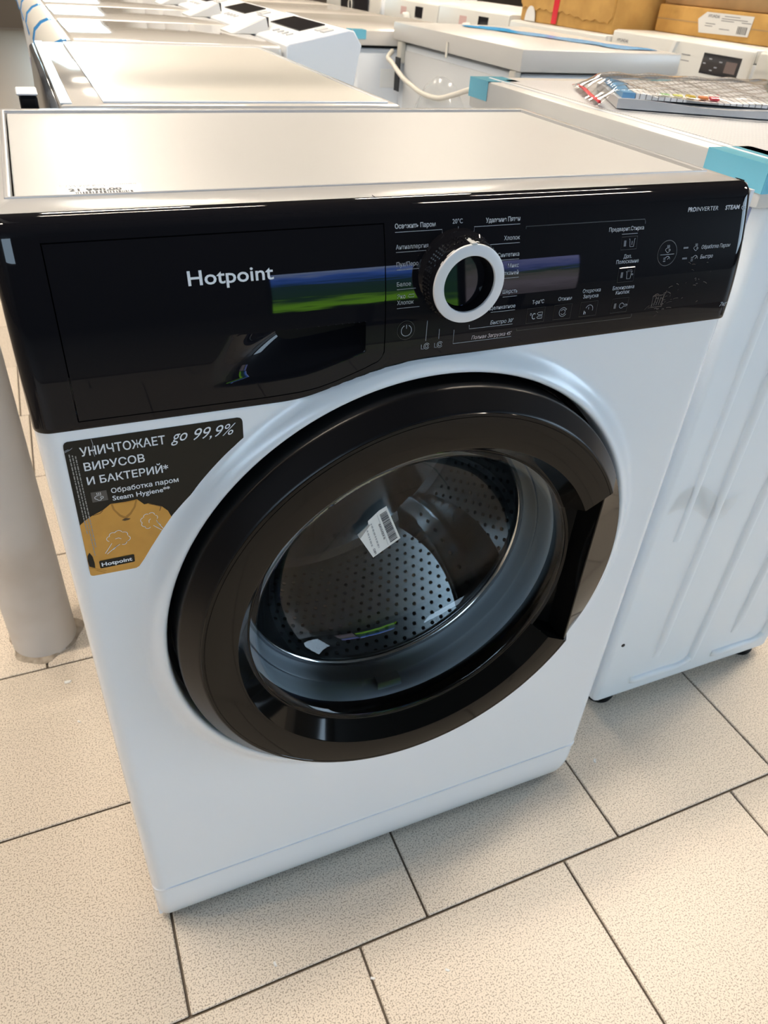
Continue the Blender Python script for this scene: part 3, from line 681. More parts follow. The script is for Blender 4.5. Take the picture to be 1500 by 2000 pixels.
nt = MESHM.node_tree; b_ = nt.nodes['Principled BSDF']; tc = nt.nodes.new('ShaderNodeTexCoord'); br = nt.nodes.new('ShaderNodeTexBrick')
br.offset = 0.0; br.inputs['Scale'].default_value = 1.0; br.inputs['Brick Width'].default_value = .0055; br.inputs['Row Height'].default_value = .0055; br.inputs['Mortar Size'].default_value = .0007
br.inputs['Color1'].default_value = (0.70, 0.70, 0.71, 1); br.inputs['Color2'].default_value = (0.70, 0.70, 0.71, 1); br.inputs['Mortar'].default_value = (0.50, 0.52, 0.56, 1)
nt.links.new(tc.outputs['Object'], br.inputs['Vector']); nt.links.new(br.outputs['Color'], b_.inputs['Base Color'])
obj('lid_plate', bx(nx0+.012, nx1-.010, ny0+.030, ny1-.03, nh-.002, nh+.0008), MESHM, nm, smooth=0)
obj('lid_rib', bx(nx0-.004, nx0-.0005, ny0+.010, ny1-.010, nh-.002, nh+.0015), WHITE2, nm, smooth=0, bev=(.0007, 1))
def rib(pts, w=.008, h=.0060):
    P = spline(pts, 6) if len(pts) > 2 else [Vector(pts[0]).lerp(Vector(pts[1]), i/6) for i in range(7)]
    g = G(); rings = []
    for i, q in enumerate(P):
        t = (P[min(i+1, len(P)-1)] - P[max(i-1, 0)]).normalized(); s = Vector((-t.z, 0, t.x))
        e = 0.15 if i in (0, len(P)-1) else 1.0
        rings.append([q + s*w*math.cos(a) + Vector((0, -h*e*math.sin(a) + .0004, 0)) for a in lin(0, PI, 9)])
    m = 9
    g.add([v for r in rings for v in r], [(i*m+j, i*m+j+1, (i+1)*m+j+1, (i+1)*m+j) for i in range(len(rings)-1) for j in range(m-1)])
    obj('side_rib', g, NSIDE, nm, smooth=60)
for P in ([(.104, 0, .74), (.104, 0, .40), (.104, 0, .092)], [(.273, 0, .74), (.273, 0, .40), (.273, 0, .092)]): rib(P)
rib([(.190, 0, .76), (.190, 0, .4), (.190, 0, .09), (.184, 0, .060), (.165, 0, .050), (.130, 0, .050), (.064, 0, .050)])
rib([(.357, 0, .76), (.357, 0, .4), (.357, 0, .09), (.351, 0, .060), (.335, 0, .050), (.300, 0, .050), (.240, 0, .050)])
rib([(.050, 0, .76), (.050, 0, .40), (.050, 0, .35)],   .006, .004)
for fx, fy in ((.035, .03), (.350, .03), (.035, .56), (.350, .56)):
    obj('foot', G().lathe_z([(0, 0), (.024, 0), (.026, .006), (.020, .016), (.012, .020), (0, .020)], fx, fy, 24), BLACKD, nm)
# cyan transport tape on the lid corners
def corner_tape(parent, x0, x1, y0, y1, zt, drop, m, sides):
    g = G(); t = .0006
    g.box(x0, x1, y0, y1, zt, zt+t)
    if 'l' in sides: g.box(x0-t, x0, y0, y1, zt-drop, zt+t)
    if 'n' in sides: g.box(x0, x1, y0-t, y0, zt-drop, zt+t)
    return obj('corner_tape', g, m, parent, smooth=0)
corner_tape(nm, -.0265, .030, -.0085, .075, nh+.0002, .026, TAPE, 'ln'); corner_tape(nm, -.0265, .030, .545, .602, nh+.0002, .026, TAPE, 'l'); corner_tape(nm, .300, .389, .555, .602, nh+.0002, .02, TAPE, '')
g = G(); random.seed(21)
g.grid(lambda u, v: (.012 + .115*u + .01*v, -.0012 - .0035*abs(math.sin(9*u + 4*v))*u, .405 + .034*v - .02*u + .012*math.sin(6*u)), lin(0, 1, 26), lin(0, 1, 9))
obj('clear_tape', g, FILMT, nm, smooth=60)['label'] = 'strip of wrinkled clear tape'
obj('side_screw', G().lathe_y([(0, -.0012), (.003, -.0010), (.0032, 0)], .020, .150, 14), BLACKM, nm)
obj('caution_print', G().box(-.0006, 0, .020, .030, .775, .795), mat('blue_print', (0.25, 0.28, 0.45), 0.5), nm, smooth=0)

# bag of papers on its lid
bz = nh + .0015
bag = thing('document_bag', 'clear plastic bag with printed leaflets and a red seal lying on the taped lid', 'document bag', (.90, .44, bz))
def bagpt(u, v, h):      # u along the bag, v from near to far
    a = Vector((.705, .395)); b = Vector((.800, .590)); c = Vector((.905, .290)); d = Vector((1.110, .520))
    q = a.lerp(c, u).lerp(b.lerp(d, u), v)
    return (q.x-.90, q.y-.44, h)
LEAF = mat('leaflet_print', (0.90, 0.90, 0.91), 0.5)
nt = LEAF.node_tree; b_ = nt.nodes['Principled BSDF']; tc = nt.nodes.new('ShaderNodeTexCoord')
mp = nt.nodes.new('ShaderNodeMapping'); mp.inputs['Rotation'].default_value = (0, 0, math.radians(27.7)); wv = nt.nodes.new('ShaderNodeTexBrick'); wv.offset = 0.37
wv.inputs['Scale'].default_value = 1; wv.inputs['Brick Width'].default_value = .0080; wv.inputs['Row Height'].default_value = .052; wv.inputs['Mortar Size'].default_value = .0008; wv.inputs['Mortar Smooth'].default_value = .2
wv.inputs['Color1'].default_value = (0.92, 0.92, 0.93, 1); wv.inputs['Color2'].default_value = (0.86, 0.86, 0.88, 1); wv.inputs['Mortar'].default_value = (0.33, 0.32, 0.33, 1)
nt.links.new(tc.outputs['Object'], mp.inputs['Vector']); nt.links.new(mp.outputs[0], wv.inputs['Vector']); nt.links.new(wv.outputs['Color'], b_.inputs['Base Color'])
def slabgrid(u0, u1, v0, v1, h0, h1, nu=14, nv=8, wob=.0015):
    g = G(); hh = lambda u, v: wob*math.sin(7*u + 3*v) + wob*.6*math.sin(11*v + 5*u)
    g.grid(lambda u, v: bagpt(u, v, h1 + hh(u, v)), lin(u0, u1, nu), lin(v0, v1, nv)); g.grid(lambda u, v: bagpt(u, v, h0), lin(u0, u1, nu), lin(v0, v1, nv))
    g.grid(lambda u, w: bagpt(u, v0, h0 + (h1-h0+hh(u, v0))*w), lin(u0, u1, nu), [0, 1]); g.grid(lambda u, w: bagpt(u, v1, h0 + (h1-h0+hh(u, v1))*w), lin(u0, u1, nu), [0, 1])
    g.grid(lambda v, w: bagpt(u0, v, h0 + (h1-h0+hh(u0, v))*w), lin(v0, v1, nv), [0, 1]); g.grid(lambda v, w: bagpt(u1, v, h0 + (h1-h0+hh(u1, v))*w), lin(v0, v1, nv), [0, 1])
    return g
obj('leaflet', slabgrid(.12, 1.0, .06, .92, .001, .010), mat('leaflet_back', (0.55, 0.56, 0.58), 0.5), bag, smooth=30)
obj('leaflet', slabgrid(.22, .99, .10, .90, .0118, .016), LEAF, bag, smooth=30)
obj('leaflet', slabgrid(.145, .215, .10, .90, .0118, .016), mat('leaflet_blue', (0.16, 0.40, 0.70), 0.4), bag, smooth=30)
for k_, (cc, uu) in enumerate([((0.25, 0.62, 0.20), .36), ((0.60, 0.65, 0.10), .43), ((0.80, 0.60, 0.06), .50), ((0.82, 0.30, 0.10), .57), ((0.80, 0.08, 0.12), .63)]):
    obj('colour_mark', slabgrid(uu, uu+.05, .13, .20, .0178, .0182, 3, 3), mat('energy_%d' % k_, cc, 0.5), bag, smooth=0)
g = G(); random.seed(4)
g.grid(lambda u, v: bagpt(u, v, .0205*(1-max(0, (.12-u)/.12))*sm(min(v/.06+.02, (1-v)/.06+.02, 1))**.4 + .0012*math.sin(31*u+9*v) + .0010*math.sin(47*v - 13*u) + .0016), lin(0, 1.02, 60), lin(0, 1, 40))
obj('bag_film', g, FILM, bag, smooth=60)
obj('bag_seal', slabgrid(.018, .034, .08, .90, .0045, .0062, 3, 12, .0008), REDT, bag, smooth=30)

# ------------------------------------------------------------------ other machines: generic builders (local front at y=0 facing -y)
def front_loader(name, label, cat, loc, rotz, w=.595, d=.42, h=.85, body=WHITE2, top=WHITET, fasc=WHITE, group=None, door=True, detail='display'):
    t = thing(name, label, cat, loc, rotz, group)
    obj('body', G().box(0, w, .012, d, .014, h-.031), body, t, smooth=40, bev=(.006, 2))
    obj('top_panel', G().box(0, w, .016, d+.004, h-.030, h), top, t, smooth=40, bev=(.004, 2))
    fa = obj('control_panel', G().hexa([(0, 0, h-.125), (w, 0, h-.125), (w, .0115, h-.125), (0, .0115, h-.125)], [(0, .008, h-.004), (w, .008, h-.004), (w, .0155, h-.001), (0, .0155, h-.001)]), fasc, t, smooth=40, bev=(.003, 2))
    fy = lambda z: .008*(z-(h-.125))/.121
    def plate(name, x0, x1, z0, z1, m, lift=.0015, par=fa):
        g = G(); g.hexa([(x0, fy(z0)-lift, z0), (x1, fy(z0)-lift, z0), (x1, fy(z0)+.001, z0), (x0, fy(z0)+.001, z0)], [(x0, fy(z1)-lift, z1), (x1, fy(z1)-lift, z1), (x1, fy(z1)+.001, z1), (x0, fy(z1)+.001, z1)])
        return obj(name, g, m, par, smooth=0)
    if detail == 'display':
        plate('display', w-.175, w-.035, h-.070, h-.022, SCREEN); plate('display_digits', w-.085, w-.045, h-.060, h-.034, mat('digits', (0.16, 0.12, 0.11), 0.4), .0018)
        g = G()
        for a, b in ((.0, .0), (.02, .012), (.045, -.006), (.03, -.014), (.06, .008), (.012, -.02)): g.box(w-.168+a, w-.158+a, fy(h-.05)-.0024, fy(h-.05)-.0016, h-.047+b, h-.0445+b)
        obj('display_icons', g, INKD, fa, smooth=0)
        obj('programme_knob', G().lathe_y([(0, -.028), (.018, -.028), (.022, -.024), (.024, 0)], w*.52, h-.066, 32), GREYL, fa)
    elif detail == 'slot':
        plate('drawer_slot', .10, w-.06, h-.058, h-.038, BLACKM)
        plate('drawer_front', .03, w-.03, h-.112, h-.070, fasc, .002)
    elif detail == 'small':
        plate('display', .36, .44, h-.062, h-.020, SCREEN); plate('badge', .20, .26, h-.060, h-.028, mat('badge_pink', (0.62, 0.42, 0.40), 0.5))
        obj('programme_knob', G().lathe_y([(0, -.028), (.018, -.028), (.022, -.024), (.024, 0)], w*.5, h-.07, 32), WARMW, fa)
    if door:
        dr = obj('door', G().lathe_y([(.19, .011), (.19, -.01), (.175, -.025), (.14, -.025), (.13, -.012)], w/2, .42, 48), GREYL, t); obj('door_glass', G().lathe_y([(.13, -.012), (.12, .0), (.0, .008)], w/2, .42, 32), SCREEN, dr)
    for fx in (.05, w-.05):
        for fy_ in (.06, d-.05): obj('foot', G().lathe_z([(0, 0), (.02, 0), (.022, .006), (.012, .0135), (0, .0138)], fx, fy_, 12), BLACKM, t)
    return t
# machine directly behind the foreground one, its front to the left
b1 = front_loader('washing_machine', 'glossy white washing machine with pale top directly behind the foreground machine, front facing left', 'washing machine', (.052, 1.005, 0), -PI/2, .592, .385, .845, WHITE2, mat('b1_top', (0.60, 0.575, 0.545), 0.10, spec=0.7), mat('b1_fascia', (0.10, 0.11, 0.13), 0.12), door=True, detail='none')
obj('top_plate', G().box(.014, .578, .062, .372, .8445, .8462), mat('b1_plate', (0.62, 0.595, 0.54), 0.34), b1, smooth=0, bev=(.0006, 1))
g = G(); frame(g, .010, .582, .058, .376, .0145, .5775, .0625, .3715, .845, .8472); obj('top_lip', g, WHITE, b1, smooth=0, bev=(.0006, 1))
obj('fascia_strip', G().box(.004, .588, .0165, .028, .8445, .8465), mat('bright_trim', (0.75, 0.78, 0.80), 0.12), b1, smooth=0, bev=(.0006, 1))
obj('top_sticker', G().box(.018, .040, .072, .118, .8463, .8466), PAPER, b1, smooth=0)
hd = obj('programme_knob', G().box(.540, .578, -.020, -.003, .805, .851), BLACKM, b1, smooth=0, bev=(.003, 2)); obj('knob_cap', G().box(.538, .580, -.022, -.002, .8512, .8535), WHITE2, b1, smooth=0, bev=(.001, 1))

# top-loading machines in a row behind it (fronts to the left, raised control housings to the right)
def top_loader():
    t = thing('top_loading_washer', '', 'washing machine')
    w, d, h = .412, .555, .845
    obj('body', G().box(0, w, .010, d-.012, .012, .770), WHITE2, t, smooth=40, bev=(.008, 2))
    g = G()     # rounded front hood
    sec = [(.028, .772), (.012, .775), (.002, .790), (.000, .808), (.006, .826), (.020, .839), (.034, .845), (.046, .8465), (.046, .772)]
    g.prism([(0, y, z) for y, z in sec], (w, 0, 0)); hood = obj('front_hood', g, WARMW, t, smooth=60)
    obj('hood_tape', G().prism([(.004, y, z) for y, z in [(.0005, .781), (-.0014, .808), (.0048, .8272), (.0193, .8402), (.034, .8462), (.040, .847), (.040, .8448), (.012, .820)]], (.016, 0, 0)), TAPEB, t, smooth=0); obj('hood_tape', G().prism([(w-.020, y, z) for y, z in [(.0005, .781), (-.0014, .808), (.0048, .8272), (.0193, .8402), (.034, .8462), (.040, .847), (.040, .8448), (.012, .820)]], (.020, 0, 0)), TAPEB, t, smooth=0)
    obj('lid', G().box(.004, w-.004, .0475, .404, .824, .8465), GLOSSW, t, smooth=40, bev=(.007, 4))
    obj('deck', G().box(0, w, .0475, .408, .772, .8235), WHITE2, t, smooth=40, bev=(.004, 2))
    hs = G(); hs.prism([(0, y, z) for y, z in [(.410, .774), (.410, .846), (.416, .850), (.530, .8745), (.540, .873), (.556, .850), (.552, .838), (.540, .774)]], (w, 0, 0))
    hous = obj('control_housing', hs, WHITE2, t, smooth=20, bev=(.0025, 2))
    sl = lambda y: .850 + (y-.416)*.0245/.114
    def plate(name, x0, x1, y0, y1, m, up=.0022): return obj(name, G().hexa([(x0, y0, sl(y0)), (x1, y0, sl(y0)), (x1, y1, sl(y1)), (x0, y1, sl(y1))], [(x0, y0, sl(y0)+up), (x1, y0, sl(y0)+up), (x1, y1, sl(y1)+up), (x0, y1, sl(y1)+up)]), m, hous, smooth=0)
    plate('display', .10, .30, .470, .522, SCREEN, .0018)
    plate('key', .33, .352, .490, .510, GREYL); plate('key', .362, .384, .490, .510, GREYL); plate('key', .31, .32, .440, .452, GREYL); plate('key', .28, .29, .440, .452, GREYL); plate('key', .25, .26, .440, .452, GREYL); plate('key', .22, .23, .440, .452, GREYL)
    obj('lid_handle', G().hexa([(.10, .360, .8465), (.20, .360, .8465), (.20, .440, .8465), (.10, .440, .8465)], [(.11, .375, .853), (.19, .375, .853), (.19, .436, .876), (.11, .436, .876)]), GREYL, t, smooth=0, bev=(.002, 2))
    obj('handle_window', G().box(.112, .188, .436, .4415, .8585, .875), SCREEN, t, smooth=0)
    for fx in (.05, w-.05):
        for fy_ in (.06, d-.07): obj('foot', G().lathe_z([(0, 0), (.02, 0), (.022, .006), (.012, .0118), (0, .012)], fx, fy_, 12), BLACKM, t)
    obj('kick_strip', G().box(.16, .165, .0085, .0099, .25, .62), mat('purple_print', (0.16, 0.10, 0.30), 0.4), t, smooth=0)
    return t
ORD = ['nearest', 'second', 'third', 'fourth', 'fifth']
tl0 = top_loader()
for k in range(5):
    t = tl0 if k == 0 else copy_tree(tl0)
    t.location = (.078, 1.03 + .412 + .42*k, 0); t.rotation_euler = (0, 0, -PI/2)
    t['label'] = 'white top-loading washing machine with raised control housing, %s of its row behind the pale-topped machine' % ORD[k]; t['group'] = 'top-loading machines in a row'

# second row: machines with their backs to the left
def back_machine(name, label, loc, w, d, h, lidm, group=None, lid_t=.04, over=.018):
    t = thing(name, label, 'washing machine', loc, PI/2, group)      # local front faces +x, local x runs along +y
    obj('body', G().box(0.006, w-.006, .012, d-.012, .014, h-lid_t-.006), WHITE2, t, smooth=40, bev=(.008, 2))
    obj('lid', G().box(-.004, w+.004, 0, d+over-.012, h-lid_t, h), lidm, t, smooth=40, bev=(.004, 2))
    for fx in (.05, w-.05):
        for fy_ in (.06, d-.05): obj('foot', G().lathe_z([(0, 0), (.02, 0), (.022, .006), (.012, .0135), (0, .0138)], fx, fy_, 12), BLACKM, t)
    return t
GLID = mat('grey_lid', (0.55, 0.535, 0.51), 0.32)
m2 = back_machine('washing_machine', 'machine with thick grey lid, blue film strip and cream power cord at its back', (1.375, 1.010, 0), .640, .400, .855, GLID)
obj('rear_panel', G().box(.05, .59, .3885, .3925, .10, .795), GREYL, m2, smooth=40, bev=(.0015, 2))
obj('rear_cover', G().lathe_y([(.150, .3930), (.146, .402), (.128, .416), (.095, .427), (.05, .433), (0, .434)], .35, .615, 56), MILKY, m2, smooth=60)['label'] = 'glossy translucent domed cover'
for bx_ in (.605, .03): obj('rear_bracket', G().box(bx_-.012, bx_+.012, .3885, .404, .765, .8145), mat('bracket', (0.55, 0.52, 0.46), 0.4), m2, smooth=0, bev=(.002, 1))
obj('bracket_tape', G().box(.588, .618, .404, .4065, .700, .778), BLACKM, m2, smooth=0)
obj('lid_clip', G().box(.318, .326, .4065, .4100, .806, .838), CORD, m2, smooth=0, bev=(.001, 1))
P = spline([(.628, .412, .790), (.600, .436, .777), (.565, .44, .770), (.495, .44, .746), (.430, .44, .734), (.368, .44, .726), (.283, .44, .728), (.208, .44, .745), (.139, .44, .764), (.085, .436, .777), (.050, .420, .782)], 8)
obj('power_cord', G().tube(P, .0058, 8), CORD, m2, smooth=60)['label'] = 'cream power cord'
g = G(); random.seed(8)
g.grid(lambda u, v: (.045 + .535*u, .070 + .140*u + .085*(v-.5)*(1 + .35*math.sin(23*u)*(1 if u > .82 or u < .15 else .08)), .8558 + .0012*abs(math.sin(3*v + 12*u))), lin(0, 1, 40), lin(0, 1, 6))
obj('blue_film', g, FILMB, m2, smooth=60)['label'] = 'strip of bright blue protective film'
M3M = mat('m3_lid', (0.66, 0.62, 0.57), 0.14, spec=0.7)
m3 = back_machine('washing_machine', 'white washing machine with cyan taped lid corner, half hidden behind the grey-lidded machine', (1.29, 1.665, 0), .600, .425, .832, M3M, lid_t=.034)
corner_tape(m3, -.0045, .030, .395, .4318, .8323, .02, TAPE, 'l'); obj('corner_tape', G().box(.005, .045, .4313, .4320, .805, .8325), TAPE, m3, smooth=0)
obj('lid_gap', G().box(.01, .59, .02, .420, .7922, .7978), BLACKD, m3, smooth=0)
obj('rating_label', G().box(.0052, .0058, .30, .345, .70, .745), PAPER, m3, smooth=0)
obj('caution_print', G().box(.60, .6005, .34, .40, .74, .78), PAPER, m3, smooth=0)
m4 = back_machine('washing_machine', 'pale-lidded washing machine in the second row, third behind the taped lid', (1.27, 2.285, 0), .600, .435, .828, M3M, lid_t=.034)
obj('corner_tape', G().box(-.0045, .03, .30, .36, .8283, .8288), TAPE, m4, smooth=0)
m5 = back_machine('washing_machine', 'far pale-lidded washing machine at the end of the second row', (1.26, 2.905, 0), .600, .44, .828, M3M, lid_t=.034)

# third row, fronts facing left
X3 = 1.78
def r3(label, y_far, **k): return front_loader('washing_machine', label, 'washing machine', (k.pop('x', X3), y_far, 0), -PI/2, **k)
disp = r3('white washing machine with black digital display on its sloping panel, under the labelled carton', 1.793, h=.852, w=.592, d=.55, fasc=WARMW, top=WARMW)
PD = lambda x, z: (x, .008*(z-(.852-.125))/.121 - .0008, z)
lettering('HYUNDAI', PD, .028, .082, .822, .0085, GREYINK, [o for o in bpy.data.objects if o.parent == disp and o.name.startswith('control_panel')][0], 0.02)
g = G()
for zz in (.817, .803, .789, .775): g.box(.33, .365, .0045, .0055, zz, zz+.002)
for k in range(5): g.box(.40 + .03*k, .415 + .03*k, .0025, .0042, .765, .767)
obj('printed_lines', g, GREYINK, disp, smooth=0)
obj('lid_strip', G().hexa([(.265, -.006, .752), (.275, -.006, .752), (.275, .009, .752), (.265, .009, .752)], [(.295, -.004, .846), (.308, -.004, .846), (.308, .009, .846), (.295, .009, .846)]), PAPER, disp, smooth=0)
nb = r3('white washing machine wrapped in wrinkled clear film at the right edge', 1.185, h=.852, w=.592, d=.55, fasc=WARMW, top=WARMW, detail='slot')
g = G(); random.seed(31)
g.grid(lambda u, v: (-.004 + .60*u, -.010 - .006*abs(math.sin(14*u + 5*v)) - .003*math.sin(31*v - 9*u), .70 + .150*v), lin(0, 1, 50), lin(0, 1, 24))
obj('film_wrap', g, FILM, nb, smooth=60)
r3('white washing machine with dark drawer slot under the torn carton', 2.392, h=.834, w=.590, d=.55, fasc=WARMW, top=WARMW, detail='slot', x=1.76)
r3('white washing machine with small dark display and pink badge in the third row', 2.992, h=.848, w=.592, d=.55, fasc=WARMW, top=WARMW, detail='small', x=1.76)
s5 = r3('white washing machine with bluish display wrapped in film in the third row', 3.592, h=.845, w=.592, d=.55, fasc=WARMW, top=WARMW, detail='small', x=1.76)
s6 = front_loader('washing_machine', 'far white washing machine with large dark glass panel and oval handle', 'washing machine', (1.76, 4.45, 0), -PI/2, .80, .55, .86, WHITE2, WARMW, WARMW, detail='none')
obj('dark_panel', G().box(.26, .66, -.006, -.001, .70, .85), SCREEN, s6, smooth=0); obj('oval_handle', G().lathe_y([(.020, -.010), (.026, -.014), (.030, -.010), (.026, -.0065), (.020, -.010)], .42, .785, 32), WARMW, s6, smooth=60); obj('red_badge', G().box(.50, .59, -.0075, -.0062, .715, .750), REDT, s6, smooth=0)
# fourth row behind the third
f1 = front_loader('washing_machine', 'white appliance with grey top and blue taped edge behind the third row', 'washing machine', (2.42, 3.05, 0), -PI/2, .75, .55, .872, WHITE2, GREYL, GREYL, detail='none')
obj('corner_tape', G().box(.16, .22, -.002, .030, .845, .8728), TAPEB, f1, smooth=0)

# cartons
def carton(name, label, loc, rotz, sx, sy, sz, m, tilt=0.0):
    t = thing(name, label, 'carton', loc, rotz); t.rotation_euler = (tilt, 0, rotz)
    g = G(); n = 14; random.seed(int(sx*1000))
    wob = lambda a: .003*math.sin(a*23) + random.uniform(-.0012, .0012)
    obj('carton_body', G().box(0, sx, 0, sy, 0, sz), m, t, smooth=40, bev=(.005, 2))
    return t
c1 = carton('cardboard_carton', 'torn brown cardboard carton with red tape lying on the drawer-slot machine', (1.80, 2.375, .8345), -PI/2, .555, .30, .30, CARD)
# ragged flap, red tape and white foam at the torn corner
P = [(0.0, .055)] + [(.02 + .01*k, .040 + .0030*math.sin(k*1.3) + .002*math.sin(k*.6) - .010*sm((k-28)/8)) for k in range(52)] + [(.55, .045), (.55, .29), (0, .29)]
obj('front_flap', G().prism([(x, -.005, z) for x, z in P], (0, .0048, 0)), CARD, c1, smooth=0)
obj('red_tape', G().hexa([(.215, -.0070, .004), (.245, -.0070, .004), (.245, -.0055, .004), (.215, -.0055, .004)], [(.225, -.0070, .285), (.262, -.0070, .285), (.262, -.0055, .285), (.225, -.0055, .285)]), REDT, c1, smooth=0)
obj('foam_corner', G().prism([(q[0], -.0078, q[1]) for q in arc(.075, .002, .034, 0, 180, 14, .046)], (0, .0026, 0)), PAPER, c1, smooth=0)
c2 = carton('cardboard_carton', 'long brown carton with white shipping label lying on the display machine', (1.93, 1.775, .8525), -PI/2, .56, .34, .072, CARD)
obj('crease', G().box(.004, .556, -.0012, 0, .034, .037), CARD2, c2, smooth=0)
lbp = obj('shipping_label', G().add([(.20, -.0018, .012), (.395, -.0018, .016), (.40, -.0018, .064), (.215, -.0018, .064), (.185, -.0018, .045)], [(0, 1, 2, 3, 4)]), PAPER, c2, smooth=0)
g = G(); x = .35; random.seed(6)
while x < .388:
    w_ = random.choice((.002, .003)); g.box(x, x+w_, -.0024, -.0019, .020, .038); x += w_ + .003
obj('barcode', g, DARKINK, lbp, smooth=0)
PC = lambda x, z: (x, -.0022, z)
lettering('HYUNDAI', PC, .225, .270, .052, .0075, GREYINK, lbp, 0.03)
g = G()
for (a, b, z) in ((.29, .35, .057), (.28, .38, .051), (.28, .33, .046), (.22, .26, .036), (.28, .32, .026), (.36, .395, .046), (.22, .25, .030)): g.box(a, b, -.0024, -.0019, z, z+.0016)
obj('printed_lines', g, GREYINK, lbp, smooth=0)
c3 = carton('cardboard_carton', 'worn brown carton resting on top of the labelled carton', (1.95, 1.78, .9252), -PI/2, .46, .30, .10, CARD2)
c4 = carton('cardboard_carton', 'brown carton standing far behind the torn carton', (3.0, 3.4, 0), -PI/2, .5, .4, .98, mat('cardboard_dark', (0.22, 0.09, 0.05), 0.8))
c5 = carton('appliance_box', 'white packaging box with blue ring print far behind the third row', (3.0, 3.95, 0), -PI/2, .5, .4, .95, WARMW)
obj('printed_ring', G().lathe_y([(.10, -.0008), (.13, -.0012), (.16, -.0008)], .25, .88, 36), mat('ring_blue', (0.06, 0.08, 0.35), 0.5), c5, smooth=0)

# pole on the left
pole = thing('support_pole', 'round grey painted steel pole standing left of the foreground machine', 'pole', (-.1065, .5655, 0))
obj('shaft', G().lathe_z([(0, 0), (.0515, 0), (.0515, ZC-.001), (0, ZC-.001)], 0, 0, 64), POLE, pole, smooth=40)
g = G(); n = 60; random.seed(12); ring = []
rr = [.058 + .006*math.sin(3*2*PI*k/n + 1) + .003*math.sin(7*2*PI*k/n) for k in range(n)]
g.add([(.0512*math.cos(2*PI*k/n), .0512*math.sin(2*PI*k/n), .004) for k in range(n)] + [(rr[k]*math.cos(2*PI*k/n), rr[k]*math.sin(2*PI*k/n), .0006) for k in range(n)], [(k, (k+1) % n, n+(k+1) % n, n+k) for k in range(n)])
obj('base_sealant', g, GRIME, pole, smooth=60)

# paper crumbs on the floor
random.seed(17)
for k, (x, y, s, where) in enumerate([(.118, .003-.09, .0035, 'in the shadow before the machine'), (.222, -.145, .003, 'beside the tile joint nearest the camera'), (-.078, .448, .006, 'in front of the pole'), (.66, .012, .004, 'right of the machine corner'), (.31, -.17, .003, 'in front of the plinth'), (-.068, .36, .003, 'left of the machine side')]):
    a = random.uniform(0, PI)
    g = G(); g.hexa([(-s, -s*.5, .0002), (s, -s*.3, .0002), (s*.8, s*.5, .0002), (-s*.7, s*.4, .0002)], [(-s*.9, -s*.4, .0012), (s*.9, -s*.3, .0018), (s*.7, s*.4, .0010), (-s*.6, s*.3, .0022)])
    o = obj('paper_crumb', g, PAPER, None, smooth=0, loc=(x, y, 0)); o.rotation_euler = (0, 0, a); tag(o, 'tiny white paper crumb on the floor ' + where, 'crumb', 'paper crumbs on the floor')

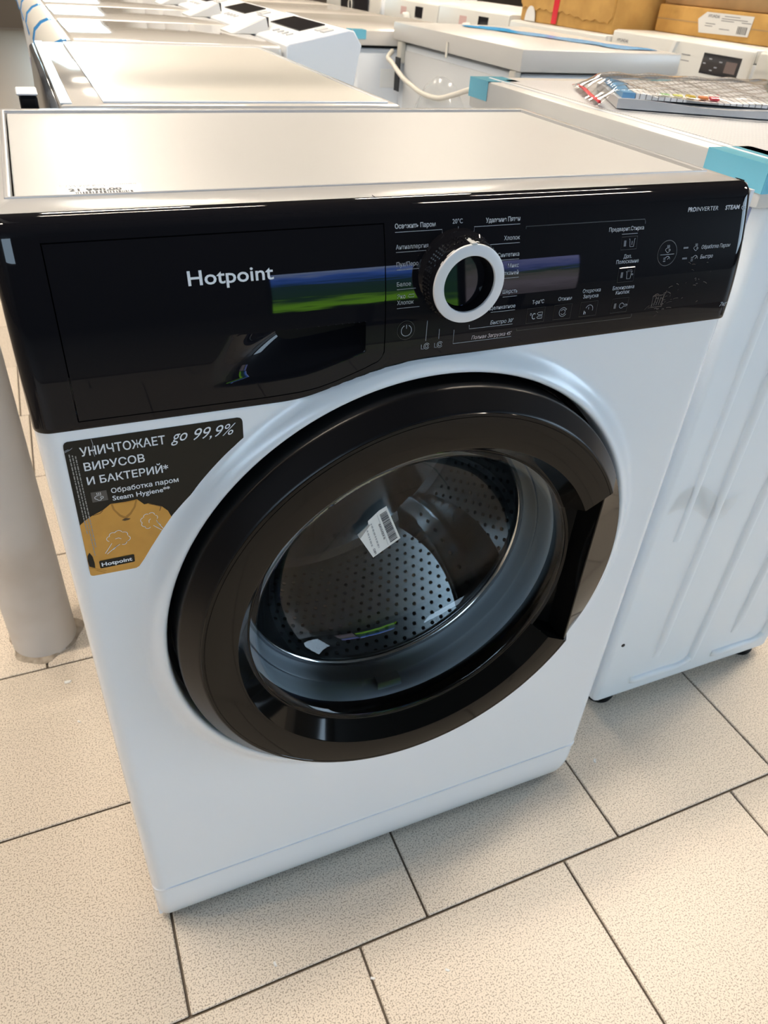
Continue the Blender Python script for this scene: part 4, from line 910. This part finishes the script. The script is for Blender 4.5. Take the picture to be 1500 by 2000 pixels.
# televisions behind the camera, seen mirrored in the black panel
def tv_material(name, seed, ramp, strength):
    m = bpy.data.materials.new(name); m.use_nodes = True; nt = m.node_tree; nt.nodes.remove(nt.nodes['Principled BSDF'])
    tc = nt.nodes.new('ShaderNodeTexCoord'); sx = nt.nodes.new('ShaderNodeSeparateXYZ'); nz_ = nt.nodes.new('ShaderNodeTexNoise'); mp = nt.nodes.new('ShaderNodeMapping')
    mp.inputs['Scale'].default_value = (1.2, 1, 5); mp.inputs['Location'].default_value = (seed, seed, 0); nz_.inputs['Scale'].default_value = 3.0; nz_.inputs['Detail'].default_value = 6
    ad = nt.nodes.new('ShaderNodeMath'); ad.operation = 'MULTIPLY_ADD'; ad.inputs[1].default_value = 0.46
    sb = nt.nodes.new('ShaderNodeMath'); sb.operation = 'SUBTRACT'; sb.inputs[1].default_value = 0.23
    cr = nt.nodes.new('ShaderNodeValToRGB'); e = nt.nodes.new('ShaderNodeEmission'); e.inputs[1].default_value = strength
    els = cr.color_ramp.elements
    els[0].position = ramp[0][0]; els[0].color = ramp[0][1] + (1,); els[1].position = ramp[-1][0]; els[1].color = ramp[-1][1] + (1,)
    for p_, c_ in ramp[1:-1]: q = els.new(p_); q.color = c_ + (1,)
    nt.links.new(tc.outputs['Generated'], sx.inputs[0]); nt.links.new(tc.outputs['Generated'], mp.inputs[0]); nt.links.new(mp.outputs[0], nz_.inputs['Vector'])
    nt.links.new(nz_.outputs['Fac'], ad.inputs[0]); nt.links.new(sx.outputs['Z'], ad.inputs[2]); nt.links.new(ad.outputs[0], sb.inputs[0]); nt.links.new(sb.outputs[0], cr.inputs[0])
    nt.links.new(cr.outputs[0], e.inputs[0]); nt.links.new(e.outputs[0], nt.nodes['Material Output'].inputs['Surface']); return m
def television(label, x0, x1, y, z0, z1, m):
    t = thing('television', label, 'television', ((x0+x1)/2, y, 0)); w = x1-x0
    obj('bezel', G().box(-w/2-.012, w/2+.012, -.05, 0, z0-.015, z1+.012), BLACKM, t, smooth=0, bev=(.004, 1))
    obj('screen', G().box(-w/2, w/2, .0, .002, z0, z1), m, t, smooth=0)
    obj('stand', G().box(-.04, .04, -.045, -.01, .02, z0-.0152), BLACKM, t, smooth=0); obj('stand_base', G().box(-.25, .25, -.16, .10, 0, .0195), BLACKM, t, smooth=0, bev=(.004, 1))
    return t
MEADOW = tv_material('meadow_screen', 2.0, [(0.0, (0.01, 0.02, 0.01)), (0.12, (0.30, 0.75, 0.04)), (0.22, (0.22, 0.55, 0.04)), (0.34, (0.03, 0.10, 0.05)), (0.66, (0.03, 0.09, 0.10)), (0.74, (0.05, 0.16, 0.60)), (0.86, (0.10, 0.26, 1.0)), (1.0, (0.45, 0.60, 1.0))], 8.0)
ROCKS = tv_material('rocky_screen', 5.0, [(0.0, (0.16, 0.14, 0.16)), (0.35, (0.34, 0.30, 0.36)), (0.55, (0.25, 0.24, 0.22)), (0.66, (0.05, 0.12, 0.10)), (0.76, (0.18, 0.24, 0.70)), (1.0, (0.42, 0.46, 0.95))], 6.5)
television('television showing a green meadow under blue sky, mirrored in the black panel', .93, 1.90, -3.0, .38, 1.04, MEADOW)
television('television showing a rocky landscape, mirrored beside the knob of the black panel', 1.95, 2.66, -3.0, .30, .96, ROCKS)

for o in bpy.data.objects:      # print too small to pick apart
    if o.parent and o.name.split('.')[0] in ('printed_lines', 'glue_residue', 'footnote_print', 'barcode', 'display_icons', 'lifter_holes', 'crease', 'printed_seam', 'printed_steam', 'printed_fold', 'icon'): o['kind'] = 'stuff'
